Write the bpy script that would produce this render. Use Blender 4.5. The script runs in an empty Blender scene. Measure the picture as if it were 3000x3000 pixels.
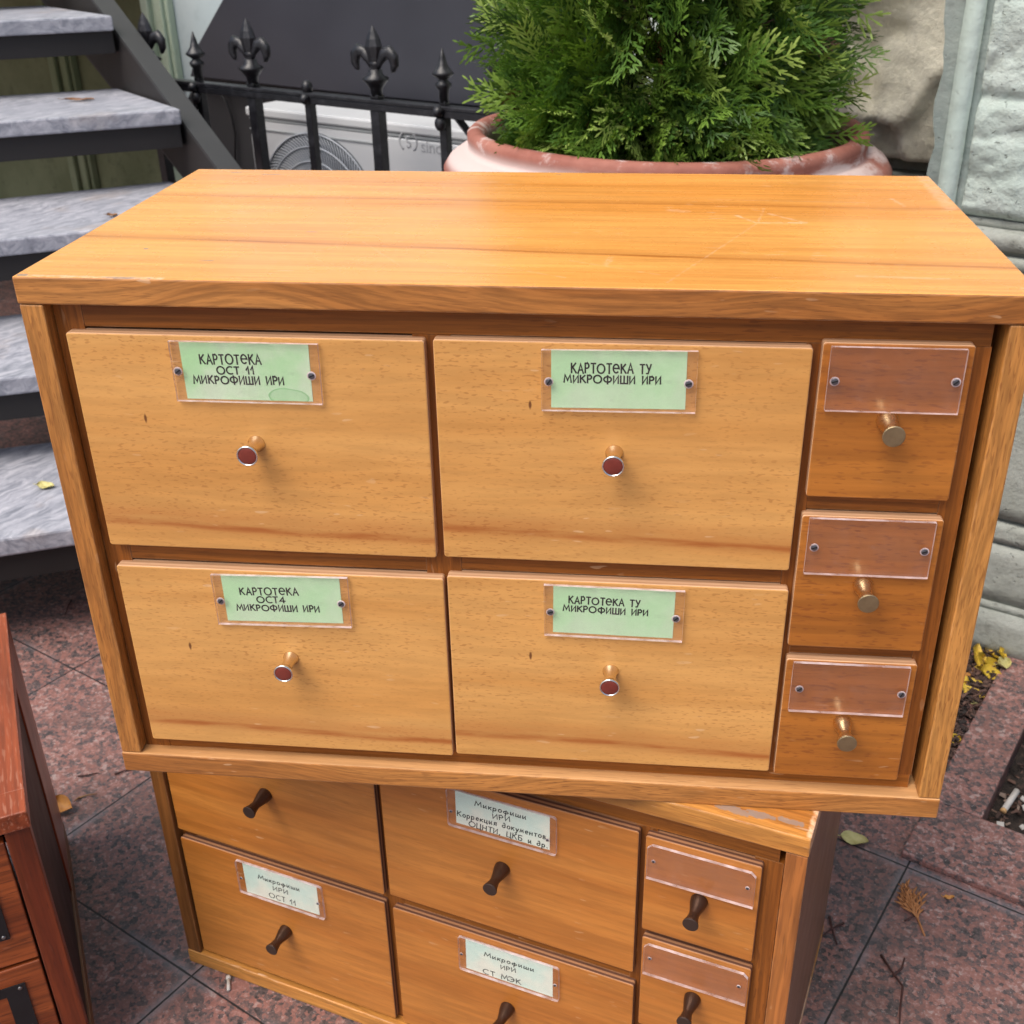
import bpy, bmesh, math, random
import numpy as np
from mathutils import Vector, Matrix, noise as mnoise

random.seed(7)
rng = np.random.default_rng(11)
S = bpy.context.scene
R = math.radians
PI = math.pi

# ---------------------------------------------------------------- camera, sky, sun, exposure
GZ = 0.411                                   # height of the lower cabinet = underside of the upper one
cam_d = bpy.data.cameras.new('camera')
cam = bpy.data.objects.new('camera', cam_d)
S.collection.objects.link(cam)
S.camera = cam
cam.location = (0.4127, -0.6977, 0.6233 + GZ)
cam.rotation_euler = (1.0728, 0.0104, 0.0986)
cam_d.sensor_width = 36.0
cam_d.lens = 36.0 * 3365.84 / 3000.0
cam_d.shift_x = -61.97 / 3000.0
cam_d.shift_y = 46.06 / 3000.0
cam_d.clip_start = 0.02
cam_d.clip_end = 500.0
cam_d.dof.use_dof = True
cam_d.dof.focus_distance = 0.85
cam_d.dof.aperture_fstop = 18.0

SUN_DIR = Vector((-0.58, -0.66, 1.45)).normalized()
SUN_EL = math.asin(SUN_DIR.z)
SUN_AZ = math.atan2(SUN_DIR.x, SUN_DIR.y)
world = bpy.data.worlds.new("World")
S.world = world
world.use_nodes = True
wn = world.node_tree
wn.nodes.clear()
sky = wn.nodes.new('ShaderNodeTexSky')
sky.sky_type = 'NISHITA'
sky.sun_disc = False
sky.sun_elevation = SUN_EL
sky.sun_rotation = SUN_AZ
sky.air_density = 1.0
sky.dust_density = 4.0
sky.ozone_density = 1.0
bg = wn.nodes.new('ShaderNodeBackground')
bg.inputs['Strength'].default_value = 0.12
wo = wn.nodes.new('ShaderNodeOutputWorld')
wn.links.new(sky.outputs[0], bg.inputs['Color'])
wn.links.new(bg.outputs[0], wo.inputs['Surface'])

sun_d = bpy.data.lights.new('sun', 'SUN')
sun_d.energy = 1.9
sun_d.angle = R(40)
sun_d.color = (1.0, 0.95, 0.88)
sun = bpy.data.objects.new('sun', sun_d)
S.collection.objects.link(sun)
sun.rotation_euler = SUN_DIR.to_track_quat('Z', 'Y').to_euler()
sun.location = SUN_DIR * 8

S.view_settings.view_transform = 'Standard'
S.view_settings.look = 'None'
S.view_settings.exposure = 0.68
S.view_settings.gamma = 1.0
S.cycles.max_bounces = 8
S.cycles.transparent_max_bounces = 16

# ---------------------------------------------------------------- tiles / facade direction
UA = R(-28.3)
CU, SU = math.cos(UA), math.sin(UA)
def uv(u, v, z=0.0):
    return (u * CU - v * SU, u * SU + v * CU, z)

# ---------------------------------------------------------------- object helpers
def link(o, parent=None):
    S.collection.objects.link(o)
    if parent is not None:
        o.parent = parent
    return o

def tag(o, label=None, cat=None, group=None, kind=None):
    if label: o['label'] = label
    if cat: o['category'] = cat
    if group: o['group'] = group
    if kind: o['kind'] = kind
    return o

def thing(name, label, cat, loc=(0, 0, 0), rotz=0.0, group=None):
    o = bpy.data.objects.new(name, None)
    o.empty_display_size = 0.05
    link(o)
    o.location = loc
    o.rotation_euler = (0, 0, rotz)
    return tag(o, label, cat, group)

class MB:
    """collects shapes, then links them as ONE mesh object"""
    def __init__(s, origin=(0, 0, 0)):
        s.v = []; s.f = []; s.m = []; s.sm = []; s.o = Vector(origin)
    def add(s, vs, fs, mi=0, smooth=False):
        b = len(s.v)
        for p in vs: s.v.append((p[0] - s.o.x, p[1] - s.o.y, p[2] - s.o.z))
        for f in fs:
            s.f.append([i + b for i in f]); s.m.append(mi); s.sm.append(smooth)
    def box(s, x0, x1, y0, y1, z0, z1, mi=0):
        s.add([(x0, y0, z0), (x1, y0, z0), (x1, y1, z0), (x0, y1, z0), (x0, y0, z1), (x1, y0, z1), (x1, y1, z1), (x0, y1, z1)],
              [(3, 2, 1, 0), (4, 5, 6, 7), (0, 1, 5, 4), (1, 2, 6, 5), (2, 3, 7, 6), (3, 0, 4, 7)], mi)
    def prism(s, poly, lo, hi, axis='z', mi=0):
        n = len(poly)
        def P(a, b, c):
            return {'z': (a, b, c), 'y': (a, c, b), 'x': (c, a, b)}[axis]
        vs = [P(a, b, lo) for a, b in poly] + [P(a, b, hi) for a, b in poly]
        fs = [tuple(reversed(range(n))), tuple(range(n, 2 * n))]
        fs += [(i, (i + 1) % n, n + (i + 1) % n, n + i) for i in range(n)]
        s.add(vs, fs, mi)
    def tube(s, pts, rad, n=8, mi=0, flat=None, smooth=True):
        pts = [Vector(p) for p in pts]
        if not hasattr(rad, '__len__'): rad = [rad] * len(pts)
        vs = []; fs = []
        up = None
        for i, p in enumerate(pts):
            t = (pts[min(i + 1, len(pts) - 1)] - pts[max(i - 1, 0)]).normalized()
            if up is None:
                up = Vector((0, 0, 1)) if abs(t.z) < 0.9 else Vector((1, 0, 0))
            a = t.cross(up)
            if a.length < 1e-6: a = t.orthogonal()
            a.normalize(); b = a.cross(t).normalized()
            up = b
            for k in range(n):
                th = 2 * PI * k / n
                off = (a * math.cos(th) + b * math.sin(th)) * rad[i]
                if flat is not None:
                    off = Vector((off.x * flat[0], off.y * flat[1], off.z * flat[2]))
                vs.append(p + off)
        for i in range(len(pts) - 1):
            for k in range(n):
                a = i * n + k; b = i * n + (k + 1) % n
                fs.append((a, b, b + n, a + n))
        fs.append(tuple(reversed(range(n)))); fs.append(tuple(range((len(pts) - 1) * n, len(pts) * n)))
        s.add(vs, fs, mi, smooth)
    def lathe(s, prof, c=(0, 0, 0), axis='z', n=32, mi=0, smooth=True, sgn=1):
        """prof: list of (r, h); axis z: h up; axis y: h along sgn*y"""
        vs = []; fs = []
        for r, h in prof:
            for k in range(n):
                th = 2 * PI * k / n
                if axis == 'z': vs.append((c[0] + r * math.cos(th), c[1] + r * math.sin(th), c[2] + h))
                else: vs.append((c[0] + r * math.cos(th), c[1] + sgn * h, c[2] + r * math.sin(th)))
        for i in range(len(prof) - 1):
            for k in range(n):
                a = i * n + k; b = i * n + (k + 1) % n
                fs.append((a, b, b + n, a + n))
        fs.append(tuple(reversed(range(n)))); fs.append(tuple(range((len(prof) - 1) * n, len(prof) * n)))
        s.add(vs, fs, mi, smooth)
    def ball(s, c, r, sc=(1, 1, 1), n=12, mi=0):
        prof = []
        m = n // 2
        vs = []; fs = []
        for i in range(m + 1):
            ph = -PI / 2 + PI * i / m
            for k in range(n):
                th = 2 * PI * k / n
                rr = max(math.cos(ph), 0.01)
                vs.append((c[0] + r * sc[0] * rr * math.cos(th), c[1] + r * sc[1] * rr * math.sin(th), c[2] + r * sc[2] * math.sin(ph)))
        for i in range(m):
            for k in range(n):
                a = i * n + k; b = i * n + (k + 1) % n
                fs.append((a, b, b + n, a + n))
        fs.append(tuple(reversed(range(n)))); fs.append(tuple(range(m * n, (m + 1) * n)))
        s.add(vs, fs, mi, True)
    def build(s, name, mats, parent=None, bevel=0.0, seg=2, loc=None, rotz=0.0, jitter=0.0):
        me = bpy.data.meshes.new(name)
        me.from_pydata(s.v, [], s.f)
        for m in (mats if isinstance(mats, (list, tuple)) else [mats]): me.materials.append(m)
        me.polygons.foreach_set('material_index', s.m)
        me.polygons.foreach_set('use_smooth', s.sm)
        bm = bmesh.new(); bm.from_mesh(me)
        bmesh.ops.recalc_face_normals(bm, faces=bm.faces)
        if bevel > 0:
            bmesh.ops.bevel(bm, geom=list(bm.edges), offset=bevel, segments=seg, profile=0.5, affect='EDGES', clamp_overlap=True)
        bm.to_mesh(me); bm.free()
        o = bpy.data.objects.new(name, me)
        link(o, parent)
        o.location = s.o if loc is None else loc
        o.rotation_euler = (0, 0, rotz)
        return o

# ---------------------------------------------------------------- node helper
class NT:
    def __init__(s, name, disp=False):
        s.mat = bpy.data.materials.new(name)
        s.mat.use_nodes = True
        s.t = s.mat.node_tree
        s.t.nodes.clear()
        s.out = s.t.nodes.new('ShaderNodeOutputMaterial')
    def n(s, ty, **kw):
        x = s.t.nodes.new(ty)
        for k, v in kw.items(): setattr(x, k, v)
        return x
    def put(s, sock, val):
        if isinstance(val, bpy.types.NodeSocket): s.t.links.new(val, sock)
        elif isinstance(val, (int, float)):
            sock.default_value = val if sock.type in ('VALUE', 'INT') else ((val, val, val) if sock.type == 'VECTOR' else (val, val, val, 1))
        elif sock.type == 'RGBA': sock.default_value = (*val[:3], 1)
        else: sock.default_value = val
    def m(s, op, a, b=0.0, c=None, clamp=False):
        x = s.n('ShaderNodeMath', operation=op, use_clamp=clamp)
        s.put(x.inputs[0], a); s.put(x.inputs[1], b)
        if c is not None: s.put(x.inputs[2], c)
        return x.outputs[0]
    def vm(s, op, a, b=(0, 0, 0), scale=None):
        x = s.n('ShaderNodeVectorMath', operation=op)
        s.put(x.inputs[0], a); s.put(x.inputs[1], b)
        if scale is not None: s.put(x.inputs[3], scale)
        return x.outputs['Value'] if op in ('DOT_PRODUCT', 'LENGTH', 'DISTANCE') else x.outputs['Vector']
    def mix(s, f, a, b, blend='MIX'):
        x = s.n('ShaderNodeMix', data_type='RGBA', blend_type=blend)
        s.put(x.inputs[0], f); s.put(x.inputs[6], a); s.put(x.inputs[7], b)
        return x.outputs[2]
    def noise(s, vec, scale=1.0, detail=2.0, rough=0.5, dist=0.0, dim='3D'):
        x = s.n('ShaderNodeTexNoise', noise_dimensions=dim)
        s.put(x.inputs['Vector'], vec); s.put(x.inputs['Scale'], scale); s.put(x.inputs['Detail'], detail)
        s.put(x.inputs['Roughness'], rough); s.put(x.inputs['Distortion'], dist)
        return x.outputs[0]
    def voro(s, vec, scale=1.0, feature='F1', rnd=1.0):
        x = s.n('ShaderNodeTexVoronoi', feature=feature)
        s.put(x.inputs['Vector'], vec); s.put(x.inputs['Scale'], scale); s.put(x.inputs['Randomness'], rnd)
        return x
    def ss(s, x, lo, hi):       # smoothstep 0..1
        n = s.n('ShaderNodeMapRange', interpolation_type='SMOOTHSTEP')
        s.put(n.inputs[0], x); s.put(n.inputs[1], lo); s.put(n.inputs[2], hi); n.inputs[3].default_value = 0; n.inputs[4].default_value = 1
        return n.outputs[0]
    def ramp(s, f, stops, interp='LINEAR'):
        x = s.n('ShaderNodeValToRGB')
        x.color_ramp.interpolation = interp
        e = x.color_ramp.elements
        while len(e) < len(stops): e.new(0.5)
        for i, (p, c) in enumerate(stops):
            e[i].position = p; e[i].color = (*c[:3], 1)
        s.put(x.inputs[0], f)
        return x.outputs[0]
    def xyz(s, vec):
        x = s.n('ShaderNodeSeparateXYZ'); s.put(x.inputs[0], vec); return x.outputs
    def comb(s, a, b, c):
        x = s.n('ShaderNodeCombineXYZ'); s.put(x.inputs[0], a); s.put(x.inputs[1], b); s.put(x.inputs[2], c); return x.outputs[0]
    def obj(s): return s.n('ShaderNodeTexCoord').outputs['Object']
    def rnd(s): return s.n('ShaderNodeObjectInfo').outputs['Random']
    def bump(s, h, strength=0.3, dist=0.001):
        x = s.n('ShaderNodeBump'); s.put(x.inputs['Height'], h); s.put(x.inputs['Strength'], strength); s.put(x.inputs['Distance'], dist)
        return x.outputs[0]
    def pbsdf(s, color, rough=0.5, metal=0.0, normal=None, spec=0.5, **kw):
        x = s.n('ShaderNodeBsdfPrincipled')
        s.put(x.inputs['Base Color'], color); s.put(x.inputs['Roughness'], rough); s.put(x.inputs['Metallic'], metal)
        s.put(x.inputs['Specular IOR Level'], spec)
        if normal is not None: s.put(x.inputs['Normal'], normal)
        for k, v in kw.items(): s.put(x.inputs[k], v)
        return x.outputs[0]
    def done(s, shader):
        s.t.links.new(shader, s.out.inputs['Surface']); return s.mat

# ---------------------------------------------------------------- wood
def wood(name, c1, c2, axis='x', fleck=None, fleck_amt=0.6, band=None, streak=None, rough=0.38, wear=0.5,
         wearcol=(0.62, 0.40, 0.22), pores=0.3, marks=None, knot=None, ply=False, dirt=0.25, bandspec=None, wav=0.35, crossfine=170, spec=0.5, patches=None, skew=0.0, gc=0.34, ga=7.0):
    t = NT(name)
    raw = t.obj()
    x, y, z = t.xyz(raw)
    r = t.rnd()
    if axis == 'x': al, a1, a2 = x, z, y
    elif axis == 'y': al, a1, a2 = y, x, z
    elif axis == 'xt': al, a1, a2 = x, y, z          # grain along x, pattern across y (a horizontal board)
    else: al, a1, a2 = z, x, y
    off = t.m('MULTIPLY', r, 37.0)
    al = t.m('ADD', al, off)
    # the grain drifts a little along the board
    drift = t.m('MULTIPLY', t.m('SUBTRACT', t.noise(t.comb(t.m('MULTIPLY', al, 3.0), t.m('MULTIPLY', a1, 6.0), off), 1.0, 2.0), 0.5), 0.03 * wav)
    a1d = t.m('ADD', a1, drift)
    if skew:       # the grain runs out of the board at an angle that wanders
        a1d = t.m('ADD', a1d, t.m('MULTIPLY', t.m('SUBTRACT', t.noise(t.comb(t.m('MULTIPLY', al, 2.6), off, 0.0), 1.0, 2.0), 0.5), skew))
    n1 = t.noise(t.comb(t.m('MULTIPLY', al, 1.6), t.m('MULTIPLY', a1d, 26.0), t.m('MULTIPLY', a2, 26.0)), 1.0, 4.0, 0.55, 0.4)
    col = t.mix(t.ss(n1, 0.3, 0.7), c1, c2)
    g = t.noise(t.comb(t.m('MULTIPLY', al, ga), t.m('MULTIPLY', a1d, float(crossfine)), t.m('MULTIPLY', a2, float(crossfine))), 1.0, 3.0, 0.6)
    gs = t.ss(g, 0.33, 0.67)
    gm = t.m('MULTIPLY_ADD', gs, gc * 0.75, 1.0 - gc * 0.42)
    col = t.mix(1.0, col, t.comb(gm, gm, gm), 'MULTIPLY')
    if fleck is not None:      # the short dark dashes of beech and the pores of oak
        f = t.noise(t.comb(t.m('MULTIPLY', al, fleck[3]), t.m('MULTIPLY', a1, fleck[4]), t.m('MULTIPLY', a2, fleck[4])), 1.0, 1.0, 0.4)
        zone = t.ss(t.noise(t.comb(t.m('MULTIPLY', al, 6.0), t.m('MULTIPLY', a1, 14.0), off), 1.0, 2.0), 0.32, 0.62)
        fm = t.m('MULTIPLY', t.m('MULTIPLY', t.ss(f, 0.585, 0.69), fleck_amt), t.m('MULTIPLY_ADD', zone, 0.7, 0.3))
        col = t.mix(fm, col, fleck[:3])
    if band is not None:       # broad darker heartwood bands: (r,g,b, scale across, threshold, amount)
        b = t.noise(t.comb(t.m('MULTIPLY', al, 0.7), t.m('MULTIPLY', a1d, band[3]), off), 1.0, 2.0, 0.5, 0.25)
        bm_ = t.m('MULTIPLY', t.ss(b, band[4], band[4] + 0.12), band[5])
        col = t.mix(bm_, col, band[:3])
    for (c, pos, wid, amt, slope, col_b) in (bandspec or []):   # one band at a known place across the board
        line = t.m('ADD', t.m('MULTIPLY', x, slope), pos)
        wob = t.m('MULTIPLY', t.m('SUBTRACT', t.noise(t.comb(t.m('MULTIPLY', al, 9.0), off, pos * 9.0), 1.0, 3.0), 0.5), wid * 1.3)
        d = t.m('SUBTRACT', t.m('ADD', a1, wob), line)
        one = t.m('SUBTRACT', 1.0, t.ss(t.m('ABSOLUTE', d), 0.0, wid))
        up = t.m('SUBTRACT', 1.0, t.ss(t.m('ABSOLUTE', t.m('SUBTRACT', d, wid * 0.6)), wid * 0.2, wid * 2.4))
        streaks = t.m('MULTIPLY_ADD', t.ss(g, 0.3, 0.65), 0.6, 0.4)
        mm = t.m('MULTIPLY', t.m('MAXIMUM', one, t.m('MULTIPLY', up, 0.45)), t.m('MULTIPLY', streaks, amt))
        col = t.mix(mm, col, col_b)
    if knot is not None:       # small pin knots (x, z, size)
        for (kx, kz, ks) in knot:
            dv = t.comb(t.m('MULTIPLY', t.m('SUBTRACT', x, kx), 3.2), 0.0, t.m('SUBTRACT', z, kz))
            km = t.m('SUBTRACT', 1.0, t.ss(t.m('ADD', t.vm('LENGTH', dv), t.m('MULTIPLY', t.m('SUBTRACT', g, 0.5), ks * 0.6)), ks * 0.4, ks))
            col = t.mix(t.m('MULTIPLY', km, 0.85), col, (0.09, 0.018, 0.004))
    big = t.noise(raw, 5.0, 3.0, 0.55)
    dm = t.m('MULTIPLY_ADD', big, dirt * 1.3, 1.0 - dirt * 0.65)
    col = t.mix(1.0, col, t.comb(dm, dm, dm), 'MULTIPLY')
    if marks:                  # scuffs: (ax, ay, bx, by, width, amount) on the board's own plane
        tot = None
        p2 = t.comb(x, y, 0.0)
        jag = t.m('MULTIPLY', t.m('SUBTRACT', t.noise(raw, 160.0, 2.0), 0.5), 0.004)
        for (ax, ay, bx, by, w, am) in marks:
            ab = Vector((bx - ax, by - ay, 0)); L2 = ab.length_squared
            pa = t.vm('SUBTRACT', p2, (ax, ay, 0.0))
            h = t.m('DIVIDE', t.vm('DOT_PRODUCT', pa, tuple(ab)), L2, clamp=True)
            dv = t.vm('SUBTRACT', pa, t.vm('SCALE', tuple(ab), (0, 0, 0), h))
            d = t.m('ADD', t.vm('LENGTH', dv), jag)
            k = t.m('MULTIPLY', t.m('SUBTRACT', 1.0, t.ss(d, w * 0.35, w)), am)
            tot = k if tot is None else t.m('MAXIMUM', tot, k)
        brk = t.ss(t.noise(raw, 240.0, 2.0), 0.3, 0.62)
        tot = t.m('MULTIPLY', tot, t.m('MULTIPLY_ADD', brk, 0.75, 0.25))
        col = t.mix(tot, col, (0.80, 0.50, 0.30))
    for (px_, py_, ra, rb) in (patches or []):   # bare grey places where the veneer has worn through
        dv = t.comb(t.m('DIVIDE', t.m('SUBTRACT', x, px_), ra), t.m('DIVIDE', t.m('SUBTRACT', y, py_), rb), 0.0)
        d = t.m('ADD', t.vm('LENGTH', dv), t.m('MULTIPLY', t.m('SUBTRACT', t.noise(raw, 200.0, 3.0), 0.5), 1.8))
        col = t.mix(t.m('MULTIPLY', t.m('SUBTRACT', 1.0, t.ss(d, 0.75, 1.0)), 0.85), col, (0.27, 0.20, 0.16))
    # fine nicks
    nk = t.noise(t.comb(t.m('MULTIPLY', al, 60.0), t.m('MULTIPLY', a1, 260.0), t.m('MULTIPLY', a2, 260.0)), 1.0, 0.0)
    nz = t.ss(t.noise(raw, 18.0, 2.0), 0.5, 0.7)
    col = t.mix(t.m('MULTIPLY', t.m('MULTIPLY', t.ss(nk, 0.74, 0.78), nz), 0.45), col, wearcol)
    if wear > 0:
        bv = t.n('ShaderNodeBevel'); bv.samples = 4; bv.inputs['Radius'].default_value = 0.0016
        geo = t.n('ShaderNodeNewGeometry')
        e = t.m('SUBTRACT', 1.0, t.vm('DOT_PRODUCT', bv.outputs[0], geo.outputs['True Normal']))
        en = t.noise(raw, 55.0, 4.0, 0.65)
        em = t.m('MULTIPLY', t.m('MULTIPLY', t.ss(e, 0.02, 0.2), t.ss(en, 0.42, 0.62)), wear)
        col = t.mix(em, col, wearcol)
    ro = t.m('MULTIPLY_ADD', t.noise(raw, 30.0, 3.0), 0.18, rough - 0.09)
    nb = t.bump(g, 0.12, 0.0006)
    return t.done(t.pbsdf(col, ro, 0.0, nb, spec))

def plyedge(name, a, b, n=4.0, y0=0.004, th=0.0093):
    t = NT(name)
    x, y, z = t.xyz(t.obj())
    w = t.m('FRACT', t.m('MULTIPLY', t.m('DIVIDE', t.m('SUBTRACT', y, y0), th), n * 0.5))
    st = t.ss(t.m('ABSOLUTE', t.m('SUBTRACT', w, 0.5)), 0.18, 0.32)
    col = t.mix(st, a, b)
    g = t.noise(t.comb(t.m('MULTIPLY', x, 40.0), t.m('MULTIPLY', y, 900.0), t.m('MULTIPLY', z, 40.0)), 1.0, 3.0)
    k = t.m('MULTIPLY_ADD', g, 0.6, 0.7)
    col = t.mix(1.0, col, t.comb(k, k, k), 'MULTIPLY')
    return t.done(t.pbsdf(col, 0.6))

def plain(name, c, rough=0.5, metal=0.0, var=0.15, scale=20.0, bump=0.0, spec=0.5):
    t = NT(name)
    p = t.obj()
    n = t.noise(p, scale, 4.0, 0.6)
    k = t.m('MULTIPLY_ADD', n, var * 2, 1 - var)
    col = t.mix(1.0, c, t.comb(k, k, k), 'MULTIPLY')
    nb = t.bump(t.noise(p, scale * 6, 4.0), bump, 0.002) if bump > 0 else None
    ro = t.m('MULTIPLY_ADD', n, 0.2, rough - 0.1)
    return t.done(t.pbsdf(col, ro, metal, nb, spec))

BEECH_FL = (0.36, 0.134, 0.030, 215.0, 700.0)
M = {}
top_marks = [(0.478, 0.192, 0.491, 0.170, 0.0022, 0.55), (0.491, 0.170, 0.527, 0.172, 0.0026, 0.7), (0.502, 0.200, 0.527, 0.172, 0.0022, 0.5),
             (0.491, 0.168, 0.424, 0.012, 0.0010, 0.28), (0.492, 0.170, 0.500, 0.216, 0.0012, 0.35), (0.428, 0.206, 0.440, 0.203, 0.005, 0.35),
             (0.603, 0.255, 0.609, 0.229, 0.002, 0.5), (0.645, 0.340, 0.643, 0.226, 0.0085, 0.42), (0.36, 0.06, 0.42, 0.03, 0.0009, 0.3),
             (0.30, 0.05, 0.36, 0.02, 0.0008, 0.28), (0.545, 0.035, 0.60, 0.032, 0.003, 0.35), (0.21, 0.10, 0.25, 0.04, 0.0008, 0.2),
             (0.46, 0.245, 0.58, 0.240, 0.0016, 0.22), (0.385, 0.052, 0.387, 0.068, 0.003, 0.3), (0.01, 0.003, 0.10, 0.002, 0.003, 0.7)]
M['top'] = wood('honey veneer top', (0.76, 0.340, 0.082), (0.68, 0.268, 0.052), 'xt', fleck=(0.40, 0.14, 0.024, 90.0, 700.0), fleck_amt=0.22, gc=0.30,
                bandspec=[('b', 0.239, 0.0045, 0.75, -0.028, (0.36, 0.100, 0.012)), ('b', 0.105, 0.0055, 0.85, -0.072, (0.33, 0.090, 0.010)),
                          ('b', 0.045, 0.004, 0.35, -0.03, (0.44, 0.14, 0.02)), ('b', 0.30, 0.004, 0.35, -0.02, (0.44, 0.14, 0.02))],
                rough=0.27, marks=top_marks, patches=[(0.040, 0.331, 0.006, 0.0014), (0.074, 0.323, 0.011, 0.0013), (0.013, 0.30, 0.002, 0.002), (0.062, 0.072, 0.003, 0.0022), (0.115, 0.045, 0.006, 0.0009), (0.165, 0.125, 0.006, 0.0009), (0.33, 0.335, 0.003, 0.0012), (0.075, 0.0016, 0.016, 0.0016), (0.006, 0.004, 0.005, 0.003)], wear=0.9, wav=0.15, crossfine=230, wearcol=(0.72, 0.45, 0.24))
M['oak_h'] = wood('oak edge board', (0.47, 0.200, 0.050), (0.31, 0.110, 0.022), 'x', fleck=(0.15, 0.048, 0.012, 90.0, 900.0), fleck_amt=0.55, skew=0.12, gc=0.62, crossfine=360, ga=22.0,
                  rough=0.42, wear=0.9, wav=1.6, wearcol=(0.68, 0.44, 0.25))
M['oak_v'] = wood('oak upright', (0.50, 0.225, 0.055), (0.35, 0.130, 0.026), 'z', fleck=(0.19, 0.060, 0.013, 100.0, 900.0), fleck_amt=0.55, skew=0.03, gc=0.58, crossfine=380, ga=26.0,
                  rough=0.42, wear=0.9, wav=1.0, wearcol=(0.64, 0.40, 0.22))
M['frame_h'] = wood('brown frame rail', (0.29, 0.098, 0.016), (0.18, 0.055, 0.009), 'x', spec=0.3, crossfine=300, fleck=(0.11, 0.034, 0.008, 70.0, 800.0), fleck_amt=0.5, gc=0.6, rough=0.45, wear=0.3)
M['frame_v'] = wood('brown frame stile', (0.28, 0.092, 0.015), (0.17, 0.050, 0.008), 'z', spec=0.3, crossfine=300, fleck=(0.11, 0.034, 0.008, 70.0, 800.0), fleck_amt=0.5, gc=0.6, rough=0.45, wear=0.3)
def beech(name, kn, sz, c1=(0.650, 0.335, 0.100), c2=(0.580, 0.272, 0.070), sl=-0.03):
    return wood(name, c1, c2, 'x', gc=0.16, ga=20.0, fleck=BEECH_FL, fleck_amt=0.55, rough=0.40, wear=0.55, knot=kn, wav=0.7,
                bandspec=[('b', sz, 0.0066, 0.9, sl, (0.34, 0.092, 0.016))], wearcol=(0.72, 0.48, 0.27))
M['beech1'] = beech('beech drawer front one', [(0.045, 0.102, 0.0045)], 0.0215)
M['beech2'] = beech('beech drawer front two', [(0.063, 0.119, 0.004)], 0.024)
M['beech3'] = beech('beech drawer front three', [(0.046, 0.093, 0.0045)], 0.021)
M['beech4'] = beech('beech drawer front four', [(0.060, 0.097, 0.0045)], 0.0225)
M['amber'] = wood('amber small drawer front', (0.43, 0.152, 0.022), (0.34, 0.110, 0.014), 'x', fleck=(0.19, 0.05, 0.010, 130.0, 600.0), fleck_amt=0.5, rough=0.40, wear=0.45)
M['low'] = wood('tan drawer front', (0.47, 0.180, 0.034), (0.38, 0.128, 0.020), 'x', gc=0.3, ga=14.0, fleck=(0.24, 0.078, 0.016, 70.0, 700.0), fleck_amt=0.3, rough=0.42, wear=0.4, wav=0.4)
M['low_oak_h'] = wood('aged oak board', (0.52, 0.230, 0.050), (0.36, 0.132, 0.024), 'xt', fleck=(0.20, 0.06, 0.013, 60.0, 800.0), fleck_amt=0.5, gc=0.7, skew=0.05, rough=0.42, wear=1.0, marks=[(0.6455, 0.004, 0.6455, 0.22, 0.0036, 0.95)],
                      patches=[(0.586, 0.011, 0.016, 0.0042), (0.606, 0.013, 0.014, 0.004), (0.629, 0.0145, 0.012, 0.0035), (0.56, 0.03, 0.012, 0.004)], wav=1.2, wearcol=(0.74, 0.53, 0.36), dirt=0.5)
M['low_oak_v'] = wood('aged oak upright', (0.42, 0.150, 0.033), (0.26, 0.083, 0.02), 'z', fleck=(0.14, 0.045, 0.015, 40.0, 500.0), fleck_amt=0.6, gc=0.7, skew=0.03, rough=0.45, wear=0.8, wav=1.4, dirt=0.6)
M['ledge'] = wood('dusty raw ledge', (0.60, 0.34, 0.15), (0.46, 0.23, 0.085), 'xt', fleck=(0.26, 0.12, 0.05, 60.0, 600.0), fleck_amt=0.4, rough=0.6, wear=0.4, dirt=0.5, spec=0.3)
M['low_shade_v'] = wood('aged oak upright with painted shade', (0.20, 0.078, 0.020), (0.13, 0.046, 0.012), 'z', fleck=(0.07, 0.025, 0.008, 40.0, 500.0), fleck_amt=0.6, rough=0.5, wear=0.5, gc=0.6, skew=0.03, dirt=0.6, spec=0.3)  # left upright: shade under the overhanging cabinet put into the wood colour
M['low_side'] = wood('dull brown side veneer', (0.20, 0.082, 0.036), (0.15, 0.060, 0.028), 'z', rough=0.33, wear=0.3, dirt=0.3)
M['ply_light'] = plyedge('light plywood edge', (0.46, 0.25, 0.13), (0.60, 0.36, 0.20))
M['ply_dark'] = plyedge('brown plywood edge', (0.11, 0.045, 0.025), (0.36, 0.17, 0.08), 4.0, 0.004, 0.0093)
M['red_h'] = wood('red brown drawer wood', (0.33, 0.078, 0.018), (0.18, 0.036, 0.008), 'x', fleck=(0.07, 0.016, 0.006, 50.0, 600.0), fleck_amt=0.6, gc=0.8, rough=0.35, wear=0.7, wav=1.0, wearcol=(0.45, 0.22, 0.14), dirt=0.4)
M['red_v'] = wood('red brown upright wood', (0.27, 0.052, 0.011), (0.13, 0.022, 0.006), 'z', fleck=(0.05, 0.012, 0.005, 40.0, 600.0), fleck_amt=0.5, gc=0.6, rough=0.33, wear=0.5, wearcol=(0.40, 0.18, 0.12), dirt=0.5)
M['red_top'] = wood('scuffed red brown top', (0.29, 0.064, 0.020), (0.18, 0.034, 0.010), 'y', fleck=(0.46, 0.22, 0.14, 50.0, 420.0), fleck_amt=0.4, gc=0.7, rough=0.33, wear=1.0, wearcol=(0.60, 0.35, 0.26), dirt=0.3)
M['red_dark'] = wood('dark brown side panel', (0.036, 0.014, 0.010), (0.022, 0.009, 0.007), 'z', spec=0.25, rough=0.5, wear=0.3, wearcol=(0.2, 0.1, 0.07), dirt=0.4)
M['brown_strip'] = wood('yellow brown plinth strip', (0.20, 0.085, 0.028), (0.10, 0.040, 0.016), 'y', rough=0.5, wear=0.6, dirt=0.6)
M['brass'] = plain('aged brass', (0.74, 0.60, 0.36), 0.27, 1.0, 0.2, 60)
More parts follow.
